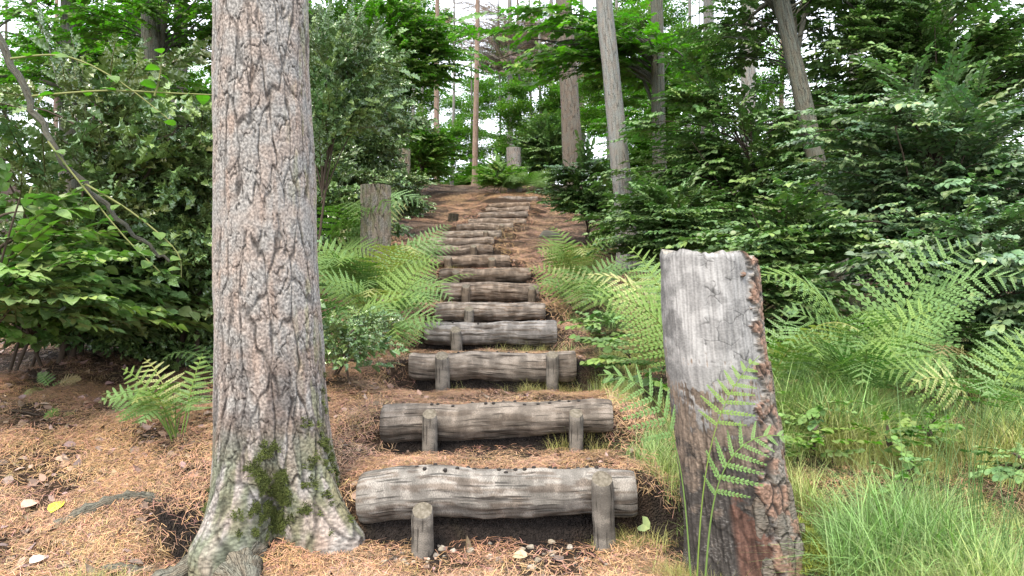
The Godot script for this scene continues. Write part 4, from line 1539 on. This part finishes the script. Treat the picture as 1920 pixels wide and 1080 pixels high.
	# understorey trees of the middle distance
	tree("beech_tree", "bright yellow-green young beech behind the pale cut trunk", "", 0.9, 24.5, 0.07, 7.0, 0.0, 0.5, "grey_bark",
		[{"c": Vector3(0.75, 5.4, 24.5), "r": Vector3(1.9, 2.0, 1.3), "kind": "far", "m": "lime", "n": 44, "per": 10, "size": 0.75}])
	tree("beech_tree", "pale green young tree beyond the crest at the bright gap", "", -2.2, 29.0, 0.08, 8.0, 0.0, 0.5, "grey_bark",
		[{"c": Vector3(-2.0, 5.6, 29.0), "r": Vector3(2.0, 1.9, 1.2), "kind": "far", "m": "lime", "n": 30, "per": 9, "size": 0.75}])
	tree("beech_tree", "light green tree behind the reddish pine, right of the gap", "", 3.6, 27.0, 0.1, 10.0, 0.0, 0.5, "grey_bark",
		[{"c": Vector3(3.7, 6.2, 27.0), "r": Vector3(2.2, 3.4, 1.5), "kind": "far", "m": "lime", "n": 30, "per": 9, "size": 0.8}])
	tree("oak_tree", "leafy green tree behind the dark holly, left of the thin reddish pines", "", -3.4, 21.0, 0.16, 12.0, 0.03, 0.5, "dark_bark",
		[{"c": Vector3(-2.7, 6.3, 20.5), "r": Vector3(2.2, 2.2, 1.3), "kind": "beech", "m": "maple", "n": 80, "per": 12, "size": 1.7, "limbs": 4}])
	var light := [["fresh green sapling on the crest left of the gap", -3.4, 27.0, 4.6, 1.5, 1.6], ["fresh green sapling on the crest right of the gap", 0.3, 30.0, 5.0, 1.6, 2.0], ["pale sapling filling the foot of the bright gap", -1.7, 32.0, 4.2, 1.3, 1.2], ["light green tree high behind the bright gap", -0.6, 36.0, 9.5, 2.6, 2.6], ["light green tree high behind the reddish pine", 3.0, 34.0, 9.0, 2.6, 3.0], ["light green tree high behind the dark holly", -4.6, 34.0, 8.5, 2.6, 3.2], ["light green tree at the top edge left of the gap", -3.4, 30.0, 9.8, 2.2, 1.8], ["light green tree at the top edge above the path", 0.8, 33.0, 10.6, 2.6, 2.0], ["light green tree behind the pale leaning trunk", 5.4, 33.0, 8.0, 2.6, 3.2], ["light green tree right of the straight brown trunk", 8.0, 33.0, 6.5, 2.4, 3.0], ["leafy young tree between the reddish pine and the pale trunk", 2.9, 23.0, 6.8, 1.7, 2.2], ["leafy young tree behind the straight brown trunk", 5.0, 22.0, 6.2, 1.8, 1.6], ["leafy young tree at the top edge behind the dark holly", -4.8, 22.0, 7.2, 1.8, 1.4]]
	for l in light:
		tree("young_beech", l[0], "", l[1], l[2], 0.08, l[3] + 3.0, 0.0, 0.5, "grey_bark", [{"c": Vector3(l[1], l[3], l[2]), "r": Vector3(l[4], l[5], 1.2), "kind": "far", "m": "lime", "n": 44, "per": 10, "size": 0.8, "limbs": 2}])
	tree("dead_conifer", "conifer with brown bare lower twigs high above the bright gap", "", -0.1, 29.0, 0.13, 16.0, 0.0, 0.2, "grey_bark", [{"c": Vector3(-0.2, 9.2, 29.0), "r": Vector3(2.8, 2.0, 1.4), "kind": "needle", "m": "dead_twig", "n": 50, "per": 9, "size": 1.6, "limbs": 4}])
	tree("dead_conifer", "conifer with brown bare twigs behind the reddish pine", "", 1.6, 31.0, 0.13, 16.0, 0.0, 0.2, "grey_bark", [{"c": Vector3(1.7, 9.0, 31.0), "r": Vector3(2.4, 2.2, 1.4), "kind": "needle", "m": "dead_twig", "n": 40, "per": 9, "size": 1.6, "limbs": 4}])
	# the woods behind: trunks and crowns that close the view
	for k in 34:
		var d := 30.0 + 20.0 * rng.randf()
		var x := ((k + rng.randf()) / 34.0 * 1.5 - 0.75) * d
		if absf(x / d) < 0.2 and k % 2 == 0: continue
		var cr := []
		var tall := rng.randf_range(13.0, 18.0)
		var side := absf(x / d) > 0.17
		cr.append({"c": Vector3(x + rng.randf_range(-1, 1), rng.randf_range(6.5, 11.0), d), "r": Vector3(3.2, 3.4, 2.0), "kind": "far", "m": ["maple", "lime", "beech"][k % 3], "n": 34 if side else 26, "per": 9, "size": 1.0, "limbs": 2})
		if side: cr.append({"c": Vector3(x + rng.randf_range(-2, 2), rng.randf_range(2.5, 5.0), d - 2.0), "r": Vector3(3.0, 2.0, 1.5), "kind": "far", "m": "maple", "n": 18, "per": 9, "size": 0.9, "limbs": 0})
		tree("forest_tree", far_label, "trees in the woods beyond the crest", x, d, rng.randf_range(0.12, 0.22), tall, rng.randf_range(-0.02, 0.02), 0.3, ["pink_bark", "grey_bark", "red_bark"][k % 3], cr)


func place_shrubs() -> void:
	var g := "hollies and bushes left of the path"
	shrub("holly_bush", "glossy holly bush filling the left edge of the view", "bush", g, -2.9, 5.1, Vector3(-2.6, 0.6, 4.8), Vector3(1.2, 1.1, 0.7), "holly", "holly", 34, 9, 1.5, 5, 290, 0.35)
	shrub("holly_bush", "glossy holly bush just left of the large pine", "bush", g, -2.2, 5.3, Vector3(-2.1, 0.35, 5.1), Vector3(0.75, 0.95, 0.6), "holly", "holly", 34, 10, 1.3, 4, 240, 0.2)
	shrub("holly_bush", "low holly undergrowth under the left bushes", "bush", g, -2.7, 5.5, Vector3(-2.6, -0.22, 5.4), Vector3(1.2, 0.38, 0.5), "holly", "holly", 42, 11, 1.1, 5, 0)
	shrub("hazel_bush", "low broad-leaved bush overhanging the lower left ground", "bush", g, -3.1, 4.9, Vector3(-2.75, 0.05, 4.75), Vector3(1.15, 0.5, 0.7), "round", "hazel", 36, 11, 1.1, 4, 240)
	shrub("hazel_bush", "yellow-green broad leaves hanging at the left edge, nearest of the bushes", "bush", g, -2.75, 3.95, Vector3(-2.55, 0.2, 3.8), Vector3(0.5, 0.5, 0.35), "round", "hazel", 16, 8, 1.1, 3, 200)
	shrub("holly_bush", "tall dark holly mass behind the large pine, left of the path", "bush", g, -3.1, 13.3, Vector3(-3.0, 2.7, 13.0), Vector3(1.75, 2.5, 1.3), "holly", "holly", 190, 24, 1.15, 6, 0)
	shrub("holly_bush", "bright holly sprays right of the large pine's upper trunk", "bush", g, -1.95, 7.5, Vector3(-1.6, 1.85, 7.2), Vector3(0.55, 0.75, 0.4), "holly", "holly", 24, 9, 1.35, 3, 240)
	shrub("holly_bush", "small holly sprig at the foot of the fern clump by the large pine", "bush", g, -1.05, 4.9, Vector3(-1.0, -0.33, 4.75), Vector3(0.22, 0.2, 0.2), "holly", "holly", 9, 5, 0.85, 3, 90)
	shrub("holly_bush", "shaded holly behind the fern clump and mossy trunk", "bush", g, -2.2, 9.2, Vector3(-2.2, 0.9, 9.0), Vector3(0.9, 0.7, 0.6), "holly", "holly", 40, 14, 1.1, 4, 0)
	shrub("holly_bush", "low dark holly before the short broken trunk", "bush", g, -2.3, 16.2, Vector3(-2.25, 2.0, 16.2), Vector3(0.6, 0.6, 0.4), "holly", "holly", 40, 10, 1.1, 4, 0)
	shrub("beech_bush", "low fresh bush on the crest where the path ends", "bush", g, -0.9, 26.5, Vector3(-0.9, 3.85, 26.5), Vector3(1.0, 0.55, 0.5), "beech", "maple", 30, 9, 1.4, 3, 0)
	shrub("beech_bush", "low fresh bush on the crest left of where the path ends", "bush", g, -2.9, 24.6, Vector3(-2.8, 3.75, 24.6), Vector3(0.8, 0.7, 0.5), "beech", "maple", 30, 9, 1.4, 3, 0)
	shrub("beech_bush", "leafy bush at the crest left of the bright gap", "bush", g, -2.5, 20.5, Vector3(-2.3, 3.6, 20.5), Vector3(0.95, 1.1, 0.7), "beech", "maple", 40, 14, 1.5, 4, 0)
	shrub("beech_bush", "deep green bushes behind the left holly", "bush", g, -6.0, 12.5, Vector3(-6.0, 1.6, 12.5), Vector3(2.6, 1.7, 1.2), "beech", "beech", 80, 16, 1.5, 5, 0)
	shrub("beech_bush", "light green bush seen between the left holly and the pine", "bush", g, -4.6, 10.2, Vector3(-4.5, 1.5, 10.2), Vector3(1.5, 1.3, 0.8), "beech", "maple", 50, 13, 1.1, 4, 0)
	g = "beech thicket right of the path"
	shrub("beech_bush", "large dark beech thicket behind the tall stump", "bush", g, 2.9, 9.2, Vector3(2.75, 1.35, 9.0), Vector3(1.9, 1.7, 1.1), "beech", "beech", 90, 15, 1.15, 6, 0)
	shrub("beech_bush", "pale leafed thicket at the right edge of the view", "bush", g, 3.7, 6.7, Vector3(3.5, 0.85, 6.4), Vector3(1.6, 1.3, 1.0), "beech", "pale_beech", 90, 16, 1.0, 6, 290)
	shrub("beech_bush", "tall leafy thicket in the upper right corner", "bush", g, 5.2, 9.4, Vector3(4.9, 2.7, 9.0), Vector3(2.2, 1.7, 1.2), "beech", "beech", 100, 17, 1.2, 5, 0)
	shrub("beech_bush", "low beech spray before the pale leaning trunk's foot", "bush", g, 1.75, 8.3, Vector3(1.65, 0.62, 8.0), Vector3(0.8, 0.5, 0.6), "beech", "beech", 38, 13, 0.95, 4, 200)
	shrub("beech_bush", "horizontal leafy sprays just above and right of the tall stump", "bush", g, 2.3, 6.3, Vector3(2.1, 0.38, 6.0), Vector3(0.9, 0.42, 0.6), "round", "beech", 40, 12, 0.85, 4, 220)
	shrub("beech_bush", "bush at the right end of the upper log steps", "bush", g, 1.25, 12.8, Vector3(1.15, 1.55, 12.5), Vector3(0.62, 0.7, 0.5), "beech", "beech", 34, 13, 1.1, 4, 0)
	shrub("beech_bush", "dark bush right of the pale cut trunk under the reddish pine", "bush", g, 1.0, 21.5, Vector3(0.95, 3.9, 21.5), Vector3(0.9, 1.0, 0.6), "beech", "beech", 40, 13, 1.6, 4, 0)
	shrub("beech_bush", "bright yellow-green low bush at the foot of the pale cut trunk", "bush", g, -0.4, 20.3, Vector3(-0.35, 2.95, 20.3), Vector3(0.65, 0.4, 0.4), "beech", "lime", 22, 9, 1.2, 3, 0)
	shrub("beech_bush", "low thicket at the lower right edge behind the ferns", "bush", g, 3.2, 5.2, Vector3(3.05, 0.1, 5.0), Vector3(0.9, 0.6, 0.6), "beech", "pale_beech", 40, 13, 0.9, 4, 200)
	shrub("beech_bush", "dark bush filling the ground right of the upper steps", "bush", g, 2.3, 11.0, Vector3(2.2, 1.0, 11.0), Vector3(1.2, 0.8, 0.8), "beech", "beech", 50, 14, 1.15, 4, 0)
	shrub("beech_bush", "shaded undergrowth between the tall stump and the thicket", "bush", g, 1.75, 5.6, Vector3(1.75, -0.1, 5.5), Vector3(0.7, 0.4, 0.5), "round", "beech", 26, 12, 0.8, 4, 0)
	shrub("beech_bush", "far thicket between the trunks on the right", "bush", g, 7.0, 14.0, Vector3(6.8, 2.2, 14.0), Vector3(3.2, 2.2, 1.3), "beech", "beech", 90, 16, 1.6, 4, 0)
	shrub("beech_bush", "far thicket behind the pale leaning trunk", "bush", g, 3.4, 16.5, Vector3(3.4, 2.9, 16.5), Vector3(1.7, 1.6, 1.0), "beech", "maple", 60, 15, 1.5, 4, 0)
	arching_branch()


func arching_branch() -> void:
	var base := on_ground(-3.4, 4.6, -0.02)
	var o := thing("arching_branch", "dark mossy branch arching down across the left bushes with thin green shoots", "branch", base)
	var w := func(px: float, py: float, d: float) -> Vector3: return Vector3((px - 960.0) * d / 1450.0, (540.0 - py) * d / 1450.0 + EYE, -d) - base
	var main := spline([Vector3(0, 0, 0), w.call(-160, 60, 4.3), w.call(-40, 20, 4.1), w.call(40, 165, 4.05), w.call(100, 275, 4.0), w.call(190, 375, 4.0), w.call(250, 440, 4.0), w.call(320, 490, 4.05)], 44)
	var b := Buf.new()
	for k in range(4, main.size()): main[k] += Vector3(mid.get_noise_1d(k * 0.22), mid.get_noise_1d(k * 0.22 + 40.0), 0) * 0.03
	tube(b, main, taper(0.026, 0.008, 45), 10, Color.WHITE, 1.0, 0.3)
	part("limb", b.mesh(), mat.dark_bark, o)
	var shoots := [[[90, 265], [140, 330], [230, 440], [300, 510]], [[60, 180], [200, 170], [330, 175], [400, 178]], [[20, 110], [120, 105], [220, 150], [330, 235]], [[60, 350], [30, 440], [0, 520], [-30, 600]], [[160, 345], [250, 400], [330, 470], [340, 520]], [[290, 180], [300, 140], [303, 100]]]
	for s in shoots:
		var pts := []
		for q in s: pts.append(w.call(q[0], q[1], 3.95))
		var path := spline(pts, 16)
		var sb := Buf.new()
		tube(sb, path, taper(0.006, 0.003, 17), 5)
		part("shoot", sb.mesh(), mat.green_stem, o)
		for k in range(2, 17, 2):
			var l := part("leaf", leaf_mesh["round"], mat.lime if rng.randf() < 0.6 else mat.maple, o)
			var sz := rng.randf_range(0.045, 0.085)
			l.transform = Transform3D(Basis.from_euler(Vector3(rng.randf_range(-0.5, 0.5), rng.randf() * TAU, rng.randf_range(-0.5, 0.4))).scaled_local(Vector3.ONE * sz), path[k])


func place_ferns() -> void:
	var g := "bracken ferns left of the steps"
	var to := -PI * 0.5   # towards the path's foot
	fern("tall bracken clump in front of the mossy cut trunk", g, -1.35, 7.1, 15, 1.1, "fern_green", to, 2.4, 1.2)
	fern("bracken leaning over the left ends of the middle steps", g, -1.05, 6.4, 14, 0.85, "fern_green", to + 0.4, 2.2, 1.1)
	fern("bracken just right of the large pine's trunk", g, -1.35, 5.8, 12, 0.85, "fern_green", to, 2.0, 1.1)
	fern("drooping bracken at the left end of the fourth log", g, -1.0, 5.75, 12, 0.68, "fern_blue", to + 0.3, 1.8, 0.9)
	fern("bracken beside the ninth log, right of the mossy trunk", g, -1.25, 8.9, 9, 1.0, "fern_green", to, 2.4, 1.1)
	fern("shaded bracken between the large pine and the mossy trunk", g, -2.0, 7.9, 9, 1.0, "fern_blue", to, 2.4, 1.1)
	fern("bracken arching out of the holly above the mossy trunk", g, -2.1, 8.6, 6, 1.6, "fern_green", 0.0, 1.0, 1.2)
	fern("small bluish fern on the bank left of the large pine", g, -1.66, 3.85, 14, 0.46, "fern_blue", to - 1.2, 1.9, 1.25, false, 0.4)
	fern("little fern touching the large pine's left side", g, -1.44, 3.62, 5, 0.3, "fern_green", 0.4, 0.8, 0.6)
	fern("bracken frond group behind the large pine's left edge", g, -1.75, 4.7, 5, 0.42, "fern_green", to, 2.0, 0.9)
	fern("tiny fern seedling in the shade at the far left", g, -2.72, 4.55, 5, 0.2, "fern_blue", 0.0, PI, 0.6)
	fern("seedling fern on the left slope under the bushes", g, -2.4, 4.2, 4, 0.16, "fern_green", 0.0, PI, 0.5)
	g = "bracken ferns right of the steps"
	fern("bracken clump at the right ends of the fifth and sixth logs", g, 0.66, 7.5, 11, 0.75, "fern_green", to, 2.4, 1.15)
	fern("upright bracken above the right fern clump", g, 0.68, 8.2, 8, 1.0, "fern_green", to, 2.6, 1.35)
	fern("bracken right of the clump beside the middle steps", g, 0.95, 7.0, 11, 0.9, "fern_green", to, 2.4, 1.05)
	fern("bracken between the right clump and the tall stump", g, 1.15, 6.2, 10, 0.68, "fern_green", to, 2.4, 1.0)
	fern("large bracken with spreading fronds right of the tall stump", g, 1.95, 4.3, 15, 0.92, "fern_green", to, 2.5, 1.2, true)
	fern("tall single-stemmed bracken behind the large right bracken", g, 2.1, 4.6, 5, 1.2, "fern_green", to, 2.2, 1.45, true)
	fern("bracken at the right edge of the view", g, 2.75, 4.5, 12, 0.8, "fern_blue", to, 2.3, 1.1)
	fern("bracken low at the right edge above the rushes", g, 2.4, 3.95, 9, 0.75, "fern_blue", to, 2.4, 1.0)
	fern("bracken in the shade right of the large right bracken", g, 3.0, 5.0, 9, 0.95, "fern_blue", to, 2.4, 1.0)
	fern("bracken just right of the tall stump", g, 1.38, 4.3, 9, 0.8, "fern_blue", to + 0.5, 2.0, 1.1)
	fern("bracken peeping out left behind the tall stump", g, 1.0, 4.3, 7, 1.0, "fern_green", PI * 0.8, 0.8, 1.4)
	fern("bright ferns at the foot of the pale cut trunk", g, -0.25, 20.5, 12, 1.2, "lime", 0.0, PI, 1.1)
	fern("bright ferns right of the pale cut trunk", g, 0.5, 20.6, 12, 1.2, "lime", 0.0, PI, 1.1)
	# leafy weeds among the grass
	var spots := [[0.75, 4.9], [0.95, 5.3], [1.1, 4.7], [0.85, 4.35], [1.25, 5.0], [0.62, 5.6], [1.2, 3.9], [1.45, 3.7], [1.7, 3.5], [1.35, 3.45], [1.95, 3.6], [1.6, 3.15], [2.1, 3.2], [0.68, 6.3]]
	for w in spots:
		var c := on_ground(w[0], w[1])
		shrub("leafy_weed", "small broad-leaved weed growing in the grass right of the steps", "weed", "weeds in the grass", w[0], w[1], Vector3(w[0], c.y - EYE + 0.17, w[1]), Vector3(0.14, 0.1, 0.12), "round", "maple" if rng.randf() < 0.5 else "fern_blue", 6, 2, 0.8 if w[1] > 4.2 else 0.5, 0, 0)
	# the fern growing up the stump's left side
	var o := thing("fern", "fern climbing the tall stump's left side, one frond drooping across it", "fern", on_ground(0.62, 2.66), g)
	frond(o, Vector3(0.03, 0.0, 0.02), -0.35, 1.5, 0.8, 2.3, 0.2, 0.54, mat.fern_blue, true, 0.0, 4.0, 0.9)
	frond(o, Vector3(0.01, 0.0, 0.0), 0.1, 1.52, 0.95, 0.9, 0.13, 0.7, mat.fern_green, true, 0.0, 3.0, 0.9)
	frond(o, Vector3(0.0, 0.0, 0.02), 3.3, 1.5, 1.0, 1.9, 0.17, 0.64, mat.fern_blue, true, 0.0, 4.0, -0.9)
